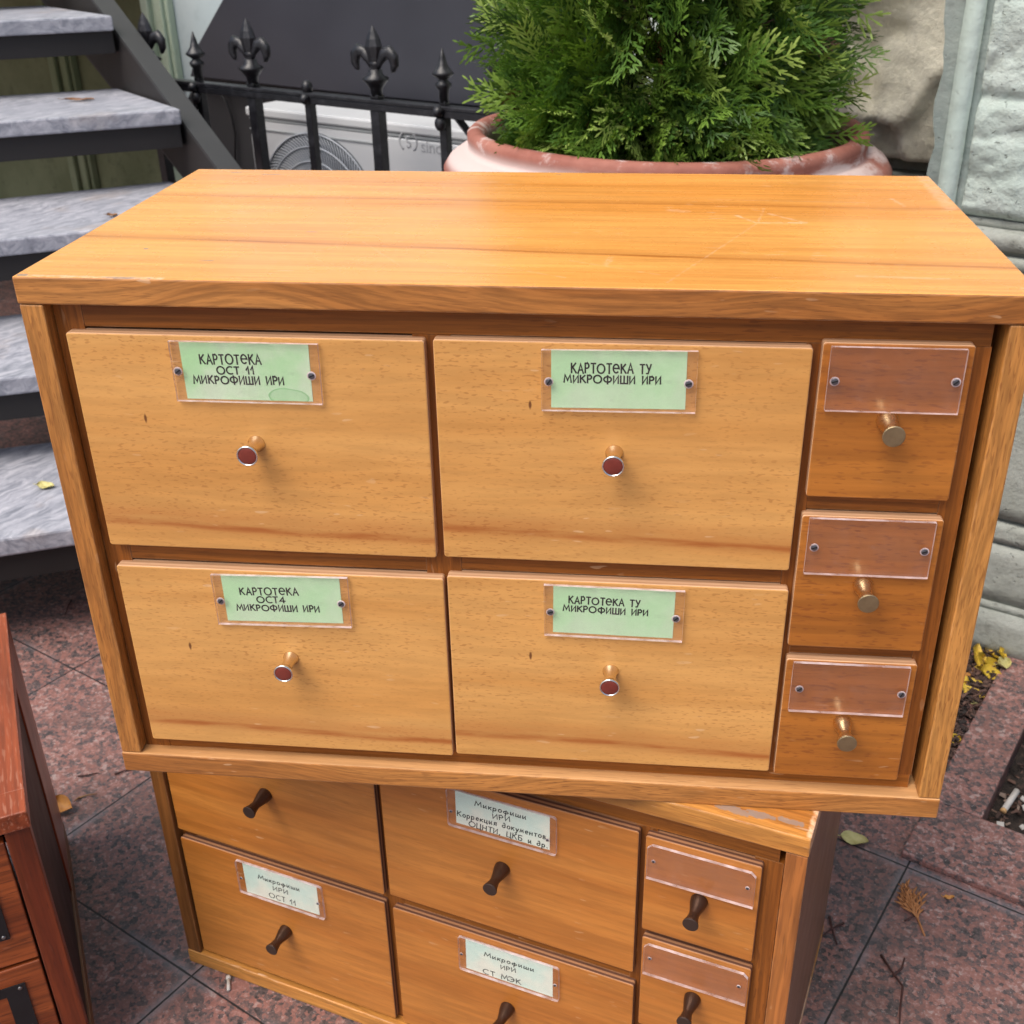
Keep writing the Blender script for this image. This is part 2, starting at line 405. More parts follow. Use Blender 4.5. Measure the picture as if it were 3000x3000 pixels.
M['brass_face'] = plain('tarnished brass face', (0.36, 0.28, 0.16), 0.45, 0.9, 0.3, 120)
M['brown_metal'] = plain('brown anodised metal', (0.085, 0.048, 0.032), 0.36, 0.75, 0.2, 80)
M['brown_face'] = plain('brown knob face', (0.055, 0.034, 0.026), 0.45, 0.5, 0.2, 80)
M['chrome'] = plain('polished ring', (0.80, 0.76, 0.70), 0.16, 1.0, 0.05, 60)
M['stem'] = plain('polished knob stem', (0.78, 0.66, 0.48), 0.22, 1.0, 0.1, 60)
M['redcap'] = plain('red brown knob inlay', (0.17, 0.028, 0.018), 0.35, 0.0, 0.25, 200)
M['steel'] = plain('grey screw steel', (0.15, 0.15, 0.17), 0.45, 0.8, 0.2, 300)
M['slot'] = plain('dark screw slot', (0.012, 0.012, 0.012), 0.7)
M['ink'] = plain('black ink', (0.012, 0.013, 0.012), 0.7)
M['green_ink'] = plain('dark green ink', (0.010, 0.028, 0.022), 0.8)
M['black_plate'] = plain('black label holder metal', (0.018, 0.018, 0.02), 0.42, 0.4, 0.3, 60)
M['rivet'] = plain('dull rivet', (0.22, 0.21, 0.21), 0.35, 0.9)

def paper(name, c1, c2, stain=None):
    t = NT(name)
    p = t.obj()
    n = t.noise(p, 22.0, 4.0, 0.6)
    col = t.mix(t.ss(n, 0.35, 0.7), c1, c2)
    f = t.noise(p, 900.0, 2.0)
    k = t.m('MULTIPLY_ADD', f, 0.12, 0.94)
    col = t.mix(1.0, col, t.comb(k, k, k), 'MULTIPLY')
    if stain is not None:      # a tide mark left by water
        x, y, z = t.xyz(p)
        dv = t.comb(t.m('MULTIPLY', t.m('SUBTRACT', x, stain[0]), 0.42), 0.0, t.m('SUBTRACT', z, stain[1]))
        d = t.m('ADD', t.vm('LENGTH', dv), t.m('MULTIPLY', t.m('SUBTRACT', t.noise(p, 120.0, 2.0), 0.5), 0.002))
        inside = t.m('SUBTRACT', 1.0, t.ss(d, stain[2] * 0.95, stain[2] * 1.02))
        rim = t.m('MULTIPLY', inside, t.ss(d, stain[2] * 0.8, stain[2] * 0.97))
        col = t.mix(t.m('ADD', t.m('MULTIPLY', inside, 0.3), t.m('MULTIPLY', rim, 0.5)), col, (0.22, 0.55, 0.22))
    return t.done(t.pbsdf(col, 0.85, spec=0.2))
M['paper_a'] = paper('pale green card', (0.52, 0.80, 0.46), (0.62, 0.83, 0.55), None)
M['paper_stain'] = paper('water stained green card', (0.48, 0.79, 0.42), (0.68, 0.84, 0.60), (0.148, 0.121, 0.0062))
M['paper_b'] = paper('mint white card', (0.60, 0.78, 0.68), (0.80, 0.83, 0.70), None)

def acrylic(name, haze=0.12, tint=(0.94, 0.92, 0.92), hz=(0.62, 0.50, 0.50)):
    t = NT(name)
    p = t.obj()
    tr = t.n('ShaderNodeBsdfTransparent'); t.put(tr.inputs[0], tint)
    df = t.n('ShaderNodeBsdfDiffuse'); t.put(df.inputs[0], hz)
    scr = t.ss(t.noise(t.comb(t.m('MULTIPLY', t.xyz(p)[0], 90.0), 0.0, t.m('MULTIPLY', t.xyz(p)[2], 300.0)), 1.0, 3.0), 0.62, 0.75)
    sm = t.ss(t.noise(p, 45.0, 3.0), 0.4, 0.8)
    hzf = t.m('ADD', haze, t.m('ADD', t.m('MULTIPLY', scr, 0.05), t.m('MULTIPLY', sm, 0.04)))
    a = t.n('ShaderNodeMixShader'); t.put(a.inputs[0], hzf); t.put(a.inputs[1], tr.outputs[0]); t.put(a.inputs[2], df.outputs[0])
    gl = t.n('ShaderNodeBsdfGlossy'); t.put(gl.inputs['Roughness'], 0.16)
    geo = t.n('ShaderNodeNewGeometry')
    ci = t.m('ABSOLUTE', t.vm('DOT_PRODUCT', geo.outputs['Normal'], geo.outputs['Incoming']))
    fr = t.m('MULTIPLY_ADD', t.m('POWER', t.m('SUBTRACT', 1.0, ci), 5.0), 0.96, 0.04)
    b = t.n('ShaderNodeMixShader'); t.put(b.inputs[0], fr); t.put(b.inputs[1], a.outputs[0]); t.put(b.inputs[2], gl.outputs[0])
    return t.done(b.outputs[0])
M['acrylic'] = acrylic('clear acrylic over card', 0.0, (0.985, 0.98, 0.98))
M['acrylic_plain'] = acrylic('hazy acrylic', 0.03, (0.97, 0.94, 0.93), (0.74, 0.52, 0.42))
def acr_edge():
    t = NT('sawn acrylic edge')
    tr = t.n('ShaderNodeBsdfTransparent'); t.put(tr.inputs[0], (0.9, 0.86, 0.86))
    df = t.pbsdf((0.80, 0.68, 0.68), 0.35)
    a = t.n('ShaderNodeMixShader'); t.put(a.inputs[0], t.ss(t.noise(t.obj(), 60.0, 3.0), 0.1, 0.9)); t.put(a.inputs[1], tr.outputs[0]); t.put(a.inputs[2], df)
    return t.done(a.outputs[0])
M['acr_edge'] = acr_edge()

# ---------------------------------------------------------------- hand lettering (strokes, cap height 1)
def arc(cx, cy, rx, ry, a0, a1, n=12):
    return [(cx + rx * math.cos(R(a0 + (a1 - a0) * i / n)), cy + ry * math.sin(R(a0 + (a1 - a0) * i / n))) for i in range(n + 1)]
G = {   # glyph: (advance, strokes)
 'К': (.66, [[(0, 0), (0, 1)], [(.52, 1), (.0, .45)], [(.16, .58), (.58, 0)]]),
 'А': (.74, [[(0, 0), (.33, 1), (.66, 0)], [(.12, .36), (.54, .36)]]),
 'Р': (.56, [[(0, 0), (0, 1)] , [(0, 1), (.22, 1)] + arc(.22, .74, .24, .26, 90, -90, 8) + [(0, .48)]]),
 'Т': (.62, [[(0, 1), (.56, 1)], [(.28, 1), (.28, 0)]]),
 'О': (1.02, [arc(.47, .5, .46, .5, 90, 450, 22)]),
 'Е': (.86, [[(.04, .52), (.74, .52)] + arc(.39, .5, .36, .46, 2, 310, 16)]),
 'М': (.92, [[(0, 0), (.12, 1), (.42, .25), (.72, 1), (.84, 0)]]),
 'И': (.66, [[(0, 1), (0, 0), (.54, 1), (.54, 0)]]),
 'Ф': (.98, [arc(.45, .5, .44, .36, 90, 450, 20), [(.45, 1.0), (.45, -.1)]]),
 'Ш': (.92, [[(0, 1), (0, 0), (.8, 0), (.8, 1)], [(.4, 0), (.4, 1)]]),
 'С': (.78, [arc(.46, .5, .46, .5, 60, 300, 16)]),
 'У': (.62, [[(0, 1), (.3, .4)], [(.56, 1), (.2, 0), (.02, 0)]]),
 '1': (.40, [[(0, .55), (.26, 1), (.26, 0)]]),
 '4': (.76, [[(.66, .32), (0, .32), (.46, 1), (.46, 0)]]),
 'Н': (.68, [[(0, 0), (0, 1)], [(.54, 0), (.54, 1)], [(0, .5), (.54, .5)]]),
 'Ц': (.72, [[(0, 1), (0, 0), (.54, 0), (.54, 1)], [(.54, 0), (.64, 0), (.64, -.25)]]),
 'Б': (.62, [[(.48, 1), (0, 1), (0, 0), (.34, 0)] + arc(.3, .27, .2, .27, -60, 90, 8) + [(0, .54)]]),
 'Э': (.72, [arc(.18, .5, .42, .5, 140, -140, 16), [(.2, .5), (.6, .5)]]),
 'и': (.50, [[(0, .58), (0, .08), (.08, 0), (.34, .58), (.34, .06), (.42, .0)]]),
 'к': (.44, [[(0, 0), (0, .58)], [(.34, .58), (.0, .26)], [(.1, .34), (.36, 0)]]),
 'р': (.50, [[(0, -.42), (0, .58)], arc(.18, .29, .19, .29, 150, -150, 12)]),
 'о': (.50, [arc(.2, .29, .2, .29, 90, 450, 14)]),
 'ф': (.72, [arc(.31, .29, .3, .24, 90, 450, 16), [(.33, .72), (.29, -.42)]]),
 'ш': (.72, [[(0, .58), (0, .05), (.06, 0), (.28, .12), (.29, .58), (.29, .05), (.35, 0), (.56, .12), (.57, .58), (.57, .05), (.64, 0)]]),
 'е': (.46, [[(.02, .28), (.36, .33)] + arc(.2, .29, .18, .29, 10, 310, 12)]),
 'ц': (.56, [[(0, .58), (0, .05), (.34, .0), (.36, .58)], [(.36, .04), (.44, 0), (.42, -.2)]]),
 'я': (.48, [[(.34, 0), (.34, .58), (.12, .56), (.04, .42), (.12, .28), (.34, .28)], [(.16, .28), (0, 0)]]),
 'д': (.52, [arc(.2, .26, .2, .26, 60, 420, 14), [(.39, .25), (.38, .7), (.26, .95), (.1, .88)]]),
 'у': (.46, [[(0, .58), (.18, .04)], [(.38, .58), (.06, -.4), (-.06, -.36)]]),
 'м': (.56, [[(0, 0), (.1, .58), (.24, .12), (.40, .58), (.46, 0)]]),
 'н': (.48, [[(0, 0), (0, .58)], [(.36, 0), (.36, .58)], [(0, .3), (.36, .3)]]),
 'т': (.46, [[(0, .58), (.38, .58)], [(.19, .58), (.19, 0)]]),
 'в': (.44, [[(0, 0), (0, .58), (.2, .56), (.26, .45), (.2, .32), (.02, .31), (.24, .28), (.32, .14), (.24, 0), (0, 0)]]),
 ',': (.30, [[(.08, .08), (.02, -.14)]]),
 '.': (.26, [[(.06, .02), (.09, .06), (.06, .08)]]),
 ' ': (.46, []),
}
TRK = 0.17
def text_width(s): return sum(G[c][0] + TRK for c in s)
def letter(mb, s, x0, z0, x1, z1, h, y, w, shear=0.0, seed=0):
    """one written line from (x0,z0) to (x1,z1) (baseline ends), cap height h, on the plane y"""
    rr = random.Random(seed)
    L = math.hypot(x1 - x0, z1 - z0); ca = (x1 - x0) / L; sa = (z1 - z0) / L
    sx = L / (text_width(s) - 0.1 - TRK)
    cx = 0.0
    k = 0
    for c in s:
        adv, strokes = G[c]
        jx, jz, js = rr.uniform(-.02, .02), rr.uniform(-.035, .035), rr.uniform(.95, 1.06)
        for st in strokes:
            pts = []
            for (a, b) in st:
                a, b = a, b * js
                X = (cx + a + jx) * sx + shear * b * h; Z = (b + jz) * h
                pts.append(Vector((x0 + X * ca - Z * sa, z0 + X * sa + Z * ca)))
            left = []; right = []
            for i, p in enumerate(pts):
                d0 = (pts[i] - pts[i - 1]).normalized() if i > 0 else (pts[1] - pts[0]).normalized()
                d1 = (pts[i + 1] - pts[i]).normalized() if i < len(pts) - 1 else d0
                n0 = Vector((-d0.y, d0.x)); n1 = Vector((-d1.y, d1.x))
                nm = (n0 + n1)
                if nm.length < 0.3: nm = n0
                nm.normalize()
                q = w * 0.5 / max(nm.dot(n0), 0.45)
                ext = d0 * (-w * 0.35) if i == 0 else (d0 * (w * 0.35) if i == len(pts) - 1 else Vector((0, 0)))
                left.append(p + nm * q + ext); right.append(p - nm * q + ext)
            yy = y - 0.00002 * (k % 5); k += 1
            n = len(pts)
            mb.add([(p.x, yy, p.y) for p in left] + [(p.x, yy, p.y) for p in right], [(i, i + 1, n + i + 1, n + i) for i in range(n - 1)])
        cx += adv + TRK

# ---------------------------------------------------------------- card index cabinets
YD = 0.004        # front face of the drawers behind the carcass edge
YF = 0.0125       # face frame
def round_poly(x0, x1, z0, z1, r, corners, n=4, chamfer=False):
    pts = []
    for (cx, cz, a0, key) in ((x1, z1, 0, 'tr'), (x0, z1, 90, 'tl'), (x0, z0, 180, 'bl'), (x1, z0, 270, 'br')):
        sx = -1 if 'r' in key else 1; sz = -1 if 't' in key else 1
        if key in corners:
            if chamfer:
                a = [(cx, cz + sz * r), (cx + sx * r, cz)]
                pts += a if key in ('tr', 'bl') else [(cx + sx * r, cz), (cx, cz + sz * r)]
            else:
                pts += arc(cx + sx * r, cz + sz * r, r, r, a0, a0 + 90, n)
        else: pts.append((cx, cz))
    return pts

def make_drawer(cab, box, mat, ply, plate=None, plate_kind=None, card=None, cardmat=None, lines=None, screws=None, screw_r=0.0023,
                knob=None, knob_kind='red', label=None, ink='ink', lw=0.00105, corners=()):
    x0, x1, z0, z1 = box
    O = (x0, 0, z0)
    b = MB(O)
    b.prism(round_poly(x0, x1, z0, z1, 0.002, ('tl', 'tr', 'bl', 'br')), YD, YF + 0.004, 'y')
    d = b.build('drawer', [mat, ply], cab, bevel=0.0)
    bm = bmesh.new(); bm.from_mesh(d.data)
    fr = [e for e in bm.edges if all(abs(v.co.y - YD) < 1e-5 for v in e.verts)]
    bmesh.ops.bevel(bm, geom=fr, offset=0.0009, segments=2, profile=0.5, affect='EDGES')
    for f in bm.faces:
        f.material_index = 0 if f.normal.y < -0.5 else 1
    bm.to_mesh(d.data); bm.free()
    if label: d['label'] = label
    yb = YD - 0.0001
    def sub(mb, name, mats, bevel=0.0):
        o = mb.build(name, mats, d, bevel=bevel, loc=(0, 0, 0)); return o
    if card:
        c = MB(O)
        c.add([(p[0], yb - 0.0002, p[1]) for p in card] + [(p[0], yb, p[1]) for p in card],
              [(0, 1, 2, 3), (7, 6, 5, 4), (0, 4, 5, 1), (1, 5, 6, 2), (2, 6, 7, 3), (3, 7, 4, 0)])
        sub(c, 'label_card', M[cardmat])
    if lines:
        t = MB(O)
        for i, (s, a, z, e, z2, h, sh) in enumerate(lines):
            letter(t, s, a, z, e, z2, h, yb - 0.0003, lw, sh, seed=i + len(s))
        sub(t, 'lettering', M[ink])
    if plate:
        p = MB(O)
        kind, r = plate_kind
        poly = plate if kind == 'quad' else round_poly(plate[0], plate[1], plate[2], plate[3], r, ('tl', 'tr') if kind == 'cham' else ('tl', 'tr', 'bl', 'br'), 4, kind == 'cham')
        p.prism(poly, YD - 0.0034, yb - 0.0005, 'y')
        o = sub(p, 'label_plate', [M['acrylic' if card else 'acrylic_plain'], M['acr_edge']])
        for f in o.data.polygons: f.material_index = 0 if abs(f.normal.y) > 0.7 else 1
    if screws:
        yp = YD - 0.0034
        for i, (sx_, sz_) in enumerate(screws):
            w = MB(O)
            ang = random.uniform(0.3, 1.3)
            w.lathe([(screw_r * 1.35, -0.0001), (screw_r * 1.35, 0.0002), (screw_r * 1.1, 0.0003)], (sx_, yp, sz_), 'y', 20, 0, True, -1)
            w.lathe([(screw_r, 0.0003), (screw_r * 0.94, 0.00058), (screw_r * 0.85, 0.00066), (0.0002, 0.0007)], (sx_, yp, sz_), 'y', 20, 1, True, -1)
            c_, s_ = math.cos(ang), math.sin(ang); hw = screw_r * 0.19; hl = screw_r * 0.92
            vs = []
            for yy in (yp - 0.00035, yp - 0.00095):
                for (a, bq) in ((-hl, -hw), (hl, -hw), (hl, hw), (-hl, hw)):
                    vs.append((sx_ + a * c_ - bq * s_, yy, sz_ + a * s_ + bq * c_))
            w.add(vs, [(0, 1, 2, 3), (7, 6, 5, 4), (0, 4, 5, 1), (1, 5, 6, 2), (2, 6, 7, 3), (3, 7, 4, 0)], 2)
            sub(w, 'screw', [M['acr_edge'], M['steel'], M['slot']])
    if knob:
        k = MB(O); kc = MB(O)
        c = (knob[0], YD, knob[1])
        if knob_kind == 'red':
            k.lathe([(0.0062, -0.0004), (0.0060, 0.0008), (0.0048, 0.003), (0.0043, 0.008), (0.0045, 0.013), (0.0055, 0.0165), (0.0070, 0.0185)], c, 'y', 28, 0, True, -1)
            k.lathe([(0.0068, 0.0185), (0.0073, 0.0188), (0.0075, 0.0198), (0.0074, 0.0208), (0.0069, 0.0212), (0.0064, 0.0210), (0.0063, 0.0204)], c, 'y', 28, 1, True, -1)
            kc.lathe([(0.0063, 0.0195), (0.0063, 0.0206), (0.0055, 0.0209), (0.003, 0.0211), (0.0003, 0.0212)], c, 'y', 28, 0, True, -1)
            sub(k, 'knob', [M['stem'], M['chrome']]); sub(kc, 'knob_inlay', M['redcap'])
        elif knob_kind == 'brass':
            k.lathe([(0.0068, -0.0004), (0.0070, 0.001), (0.0066, 0.004), (0.0052, 0.009), (0.0043, 0.0135), (0.0042, 0.015), (0.0052, 0.019), (0.0068, 0.0232), (0.0070, 0.0245)], c, 'y', 28, 0, True, -1)
            kc.lathe([(0.0071, 0.0243), (0.0071, 0.0250), (0.0067, 0.0253), (0.0003, 0.0254)], c, 'y', 28, 0, False, -1)
            sub(k, 'knob', [M['brass']]); sub(kc, 'knob_face', M['brass_face'])
        else:
            k.lathe([(0.0074, -0.0004), (0.0074, 0.001), (0.0066, 0.006), (0.0050, 0.012), (0.0042, 0.0165), (0.0044, 0.018), (0.0052, 0.0225), (0.0064, 0.0262), (0.0066, 0.0272)], c, 'y', 28, 0, True, -1)
            kc.lathe([(0.0066, 0.0270), (0.0066, 0.0277), (0.0062, 0.0280), (0.0003, 0.0281)], c, 'y', 28, 0, False, -1)
            sub(k, 'knob', [M['brown_metal']]); sub(kc, 'knob_face', M['brown_face'])
    return d

def make_carcass(cab, W, H, D, t, s, top, edge, side, sideout, fh, fv, rails, stiles):
    b = MB((0, 0, H - t)); b.box(0, W, 0, D, H - t, H)
    o = b.build('top_panel', [top, edge], cab, bevel=0.0013)
    for f in o.data.polygons: f.material_index = 0 if f.normal.z > 0.5 else 1
    b = MB((0, 0, 0)); b.box(0, W, 0, D, 0, t)
    o = b.build('bottom_panel', [edge, M['ledge'] if sideout != M['low_side'] else edge], cab, bevel=0.0013)
    for f in o.data.polygons: f.material_index = 1 if f.normal.z > 0.5 else 0
    for x0 in (0.0, W - s):
        b = MB((x0, 0, t)); b.box(x0 + 0.0004, x0 + s - 0.0004, 0.0008, D - 0.001, t + 0.0004, H - t - 0.0004)
        o = b.build('side_panel', [M['low_shade_v'] if (x0 == 0 and sideout == M['low_side']) else side, sideout], cab, bevel=0.0011)
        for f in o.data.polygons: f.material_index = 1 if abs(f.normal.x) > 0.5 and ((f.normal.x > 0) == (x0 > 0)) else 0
    b = MB((s, D - 0.006, t)); b.box(s, W - s, D - 0.008, D - 0.003, t, H - t)
    b.build('back_panel', [fh], cab)
    b = MB((s, 0, 0))
    for (x0, x1, z0, z1) in rails: b.box(x0, x1, YF, YF + 0.016, z0, z1, 0)
    for (x0, x1, z0, z1) in stiles: b.box(x0, x1, YF - 0.0004, YF + 0.017, z0, z1, 1)
    b.build('face_frame', [fh, fv], cab)
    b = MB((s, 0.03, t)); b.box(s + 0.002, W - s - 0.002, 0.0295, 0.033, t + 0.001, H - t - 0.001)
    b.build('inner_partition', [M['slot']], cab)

# upper cabinet
WA, HA, DA, TA, SA = 0.65, 0.4134, 0.3445, 0.0186, 0.0170
A = thing('card_cabinet', 'light honey wood card index cabinet with green drawer cards, stacked on top of the other', 'cabinet', (0, 0, GZ), 0.0, 'stacked card index cabinets')
rails = [(0.0370, 0.6275, 0.3765, HA - TA), (0.0370, 0.2600, 0.1965, 0.2125), (0.2860, 0.5140, 0.1985, 0.2130), (0.0370, 0.6275, TA, 0.0315),
         (0.5260, 0.6130, 0.2582, 0.2712), (0.5260, 0.6130, 0.1396, 0.1505)]
stiles = [(SA + 0.0003, 0.0368, TA, HA - TA), (0.2602, 0.2858, TA + 0.013, 0.3763), (0.5142, 0.5258, TA + 0.013, 0.3763), (0.6132, 0.6283, TA + 0.013, 0.3763)]
make_carcass(A, WA, HA, DA, TA, SA, M['top'], M['oak_h'], M['oak_v'], M['oak_v'], M['frame_h'], M['frame_v'], rails, stiles)
RD = ('rect', 0.0006)
def card4(x0, x1, x2, x3, zt0, zt1, zb0, zb1): return [(x0, zb0), (x1, zb1), (x2, zt1), (x3, zt0)]
make_drawer(A, (0.0265, 0.2695, 0.2120, 0.3746), M['beech1'], M['ply_light'], [(0.0977, 0.3288), (0.1985, 0.3290), (0.1992, 0.3714), (0.0980, 0.3713)], ('quad', 0),
            [(0.1041, 0.3298), (0.1914, 0.3301), (0.1922, 0.3703), (0.1042, 0.3700)], 'paper_stain',
            [('КАРТОТЕКА', .1172, .3552, .1588, .3558, .0066, 0), ('ОСТ 11', .1278, .3482, .1530, .3487, .0052, 0), ('МИКРОФИШИ ИРИ', .1104, .3411, .1728, .3418, .0053, 0)],
            [(0.1019, 0.3505), (0.1932, 0.3497)], knob=(0.148, 0.2975), label='upper left drawer with a water stained green card')
make_drawer(A, (0.2752, 0.5178, 0.2132, 0.3757), M['beech2'], M['ply_light'], [(0.3461, 0.3293), (0.4464, 0.3304), (0.4461, 0.3728), (0.3462, 0.3714)], ('quad', 0),
            [(0.3522, 0.3308), (0.4399, 0.3320), (0.4394, 0.3718), (0.3523, 0.3709)], 'paper_a',
            [('КАРТОТЕКА ТУ', .3656, .3554, .4166, .3562, .0064, 0), ('МИКРОФИШИ ИРИ', .3608, .3488, .4232, .3493, .0050, 0)],
            [(0.3510, 0.3500), (0.4411, 0.3510)], knob=(0.3945, 0.2988), label='upper middle drawer with a bright green card')
make_drawer(A, (0.0274, 0.2735, 0.0315, 0.1945), M['beech3'], M['ply_light'], [(0.1003, 0.1482), (0.2028, 0.1504), (0.2030, 0.1934), (0.1002, 0.1914)], ('quad', 0),
            [(0.1070, 0.1503), (0.1960, 0.1524), (0.1964, 0.1926), (0.1069, 0.1907)], 'paper_a',
            [('КАРТОТЕКА', .1200, .1739, .1642, .1756, .0060, 0), ('ОСТ4', .1320, .1674, .1535, .1682, .0050, 0), ('МИКРОФИШИ ИРИ', .1155, .1600, .1788, .1617, .0050, 0)],
            [(0.1052, 0.1693), (0.1969, 0.1715)], knob=(0.152, 0.1182), label='lower left drawer with a three line green card')
make_drawer(A, (0.2762, 0.5194, 0.0338, 0.1973), M['beech4'], M['ply_light'], [(0.3468, 0.1519), (0.4470, 0.1513), (0.4472, 0.1942), (0.3467, 0.1948)], ('quad', 0),
            [(0.3530, 0.1535), (0.4402, 0.1527), (0.4406, 0.1929), (0.3534, 0.1932)], 'paper_a',
            [('КАРТОТЕКА ТУ', .3647, .1791, .4154, .1783, .0058, 0), ('МИКРОФИШИ ИРИ', .3606, .1724, .4214, .1712, .0048, 0)],
            [(0.3514, 0.1727), (0.4417, 0.1717)], knob=(0.396, 0.1205), label='lower middle drawer with a two line green card')
for (bx, pl, sc, kn, lb) in (((0.5236, 0.6166, 0.2715, 0.3796), (0.5284, 0.6117, 0.3347, 0.3780), [(0.5326, 0.3553), (0.6071, 0.3567)], (0.5693, 0.3279), 'top small drawer with an empty plate'),
                             ((0.5228, 0.6164, 0.1508, 0.2570), (0.5275, 0.6112, 0.2130, 0.2565), [(0.5325, 0.2345), (0.6060, 0.2345)], (0.5692, 0.2045), 'middle small drawer with an empty plate'),
                             ((0.5234, 0.6162, 0.0318, 0.1391), (0.5282, 0.6112, 0.0945, 0.1382), [(0.5343, 0.1155), (0.6074, 0.1150)], (0.5692, 0.0845), 'bottom small drawer with an empty plate')):
    make_drawer(A, bx, M['amber'], M['ply_light'], pl, RD, None, None, None, sc, knob=kn, knob_kind='brass', label=lb)

# lower cabinet
WB, HB, DB = 0.647, 0.411, 0.300
B = thing('card_cabinet', 'darker brown card index cabinet turned askew under the other, standing on the granite paving', 'cabinet', (-0.068, 0.1557, 0.0), R(-16.87), 'stacked card index cabinets')
rails = [(0.0350, 0.6240, 0.3685, HB - TA), (0.0350, 0.2545, 0.1890, 0.1985), (0.2775, 0.5060, 0.1868, 0.2015), (0.0350, 0.6240, TA, 0.0222),
         (0.5250, 0.6050, 0.2508, 0.2598), (0.5250, 0.6050, 0.1310, 0.1395)]
stiles = [(SA + 0.0003, 0.0348, TA, HB - TA), (0.2547, 0.2773, TA + 0.004, 0.3683), (0.5062, 0.5248, TA + 0.004, 0.3683), (0.6052, 0.6280, TA + 0.004, 0.3683)]
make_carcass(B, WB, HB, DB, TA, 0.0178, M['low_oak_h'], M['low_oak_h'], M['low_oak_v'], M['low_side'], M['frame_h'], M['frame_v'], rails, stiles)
RP = ('round', 0.003)
make_drawer(B, (0.0195, 0.2612, 0.1995, 0.3675), M['low'], M['ply_dark'], None, None, knob=(0.1385, 0.2850), knob_kind='brown', label='upper left drawer half hidden by the cabinet above')
make_drawer(B, (0.0198, 0.2602, 0.0227, 0.1882), M['low'], M['ply_dark'], (0.0884, 0.1903, 0.1394, 0.1838), RP, [(0.0953, 0.1398), (0.1828, 0.1412), (0.1832, 0.1818), (0.0955, 0.1803)], 'paper_b',
            [('Микрофиши', .1128, .1652, .1618, .1664, .0056, .12), ('ИРИ', .1298, .1556, .1468, .1560, .0054, .05), ('ОСТ 11', .1232, .1432, .1545, .1436, .0066, .05)],
            [(0.0935, 0.1612), (0.1847, 0.1612)], 0.0013, (0.1376, 0.1008), 'brown', 'lower left drawer with a mint card', 'green_ink', 0.00095)
make_drawer(B, (0.2675, 0.5112, 0.2025, 0.3672), M['low'], M['ply_dark'], (0.3365, 0.4396, 0.3174, 0.3600), RP, [(0.3438, 0.3205), (0.4327, 0.3199), (0.4329, 0.3584), (0.3442, 0.3581)], 'paper_b',
            [('Микрофиши', .3628, .3468, .4108, .3474, .0054, .12), ('ИРИ', .3800, .3380, .3958, .3396, .0052, .05), ('Коррекция документов', .3450, .3294, .4288, .3314, .0058, .12), ('ОЦНТИ, ЦКБ и др.', .3560, .3208, .4308, .3216, .0058, .1)],
            [(0.3407, 0.3353), (0.4319, 0.3341)], 0.0013, (0.3873, 0.2818), 'brown', 'upper middle drawer with a four line mint card', 'green_ink', 0.00095)
make_drawer(B, (0.2690, 0.5126, 0.0225, 0.1860), M['low'], M['ply_dark'], (0.3396, 0.4419, 0.1352, 0.1794), RP, [(0.3459, 0.1366), (0.4350, 0.1362), (0.4351, 0.1779), (0.3466, 0.1770)], 'paper_b',
            [('Микрофиши', .3656, .1616, .4160, .1624, .0055, .12), ('ИРИ', .3828, .1515, .3975, .1528, .0052, .05), ('СТ МЭК', .3640, .1371, .4028, .1390, .0064, .02)],
            [(0.3430, 0.1575), (0.4385, 0.1575)], 0.0013, (0.3884, 0.1000), 'brown', 'lower middle drawer with a mint card', 'green_ink', 0.00095)
make_drawer(B, (0.5172, 0.6128, 0.2600, 0.3660), M['low'], M['ply_dark'], (0.5196, 0.6092, 0.3227, 0.3600), ('cham', 0.004), None, None, None, [(0.5255, 0.3440), (0.6035, 0.3440)], 0.0013, (0.5652, 0.3120), 'brown', 'top small drawer with an empty chamfered plate')
make_drawer(B, (0.5182, 0.6132, 0.1397, 0.2506), M['low'], M['ply_dark'], (0.5208, 0.6117, 0.2092, 0.2460), ('cham', 0.004), None, None, None, [(0.5268, 0.2310), (0.6050, 0.2310)], 0.0013, (0.5662, 0.1950), 'brown', 'middle small drawer with an empty chamfered plate')
make_drawer(B, (0.5182, 0.6132, 0.0225, 0.1306), M['low'], M['ply_dark'], (0.5208, 0.6117, 0.0892, 0.1260), ('cham', 0.004), None, None, None, [(0.5268, 0.1110), (0.6050, 0.1110)], 0.0013, (0.5662, 0.0750), 'brown')

# ---------------------------------------------------------------- red brown cabinet at the left
# local x to the right along its front, local y towards its back; origin at the front right foot
RA = R(-59.69)
fdir = Vector((math.cos(RA), math.sin(RA)))          # from back to front
fr_pt = Vector((-0.2906, 0.3241)) + fdir * 0.352
C3 = thing('drawer_cabinet', 'dark reddish wooden drawer cabinet cut off by the left frame edge, with black label holders', 'cabinet', (fr_pt.x, fr_pt.y, 0), math.atan2(-fdir.y, -fdir.x) - PI / 2)
RW, RH, RDp = 0.36, 0.342, 0.352
b = MB((0, 0, RH - 0.019)); b.box(-RW, 0.001, -0.003, RDp, RH - 0.019, RH)
b.box(-RW, 0.0014, -0.0034, 0.030, RH - 0.0188, RH + 0.0003)
b.build('top_panel', [M['red_top']], C3, bevel=0.0012)
b = MB((-0.016, 0, 0)); b.box(-0.014, -0.0015, 0.0185, RDp - 0.1255, 0.030, RH - 0.0195)
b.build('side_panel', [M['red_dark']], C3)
b = MB((-0.016, 0.33, 0)); b.box(-0.0150, 0.0006, RDp - 0.125, RDp, 0.030, RH - 0.0195)
b.build('back_stile', [M['red_v']], C3, bevel=0.001)
b = MB((-0.016, 0, 0)); b.box(-0.020, 0.0012, 0.0, RDp + 0.001, 0.0, 0.0295)
b.build('plinth', [M['brown_strip']], C3, bevel=0.001)
b = MB((-0.026, 0, 0)); b.box(-0.0215, -0.0002, 0.0, 0.018, 0.030, RH - 0.0195)
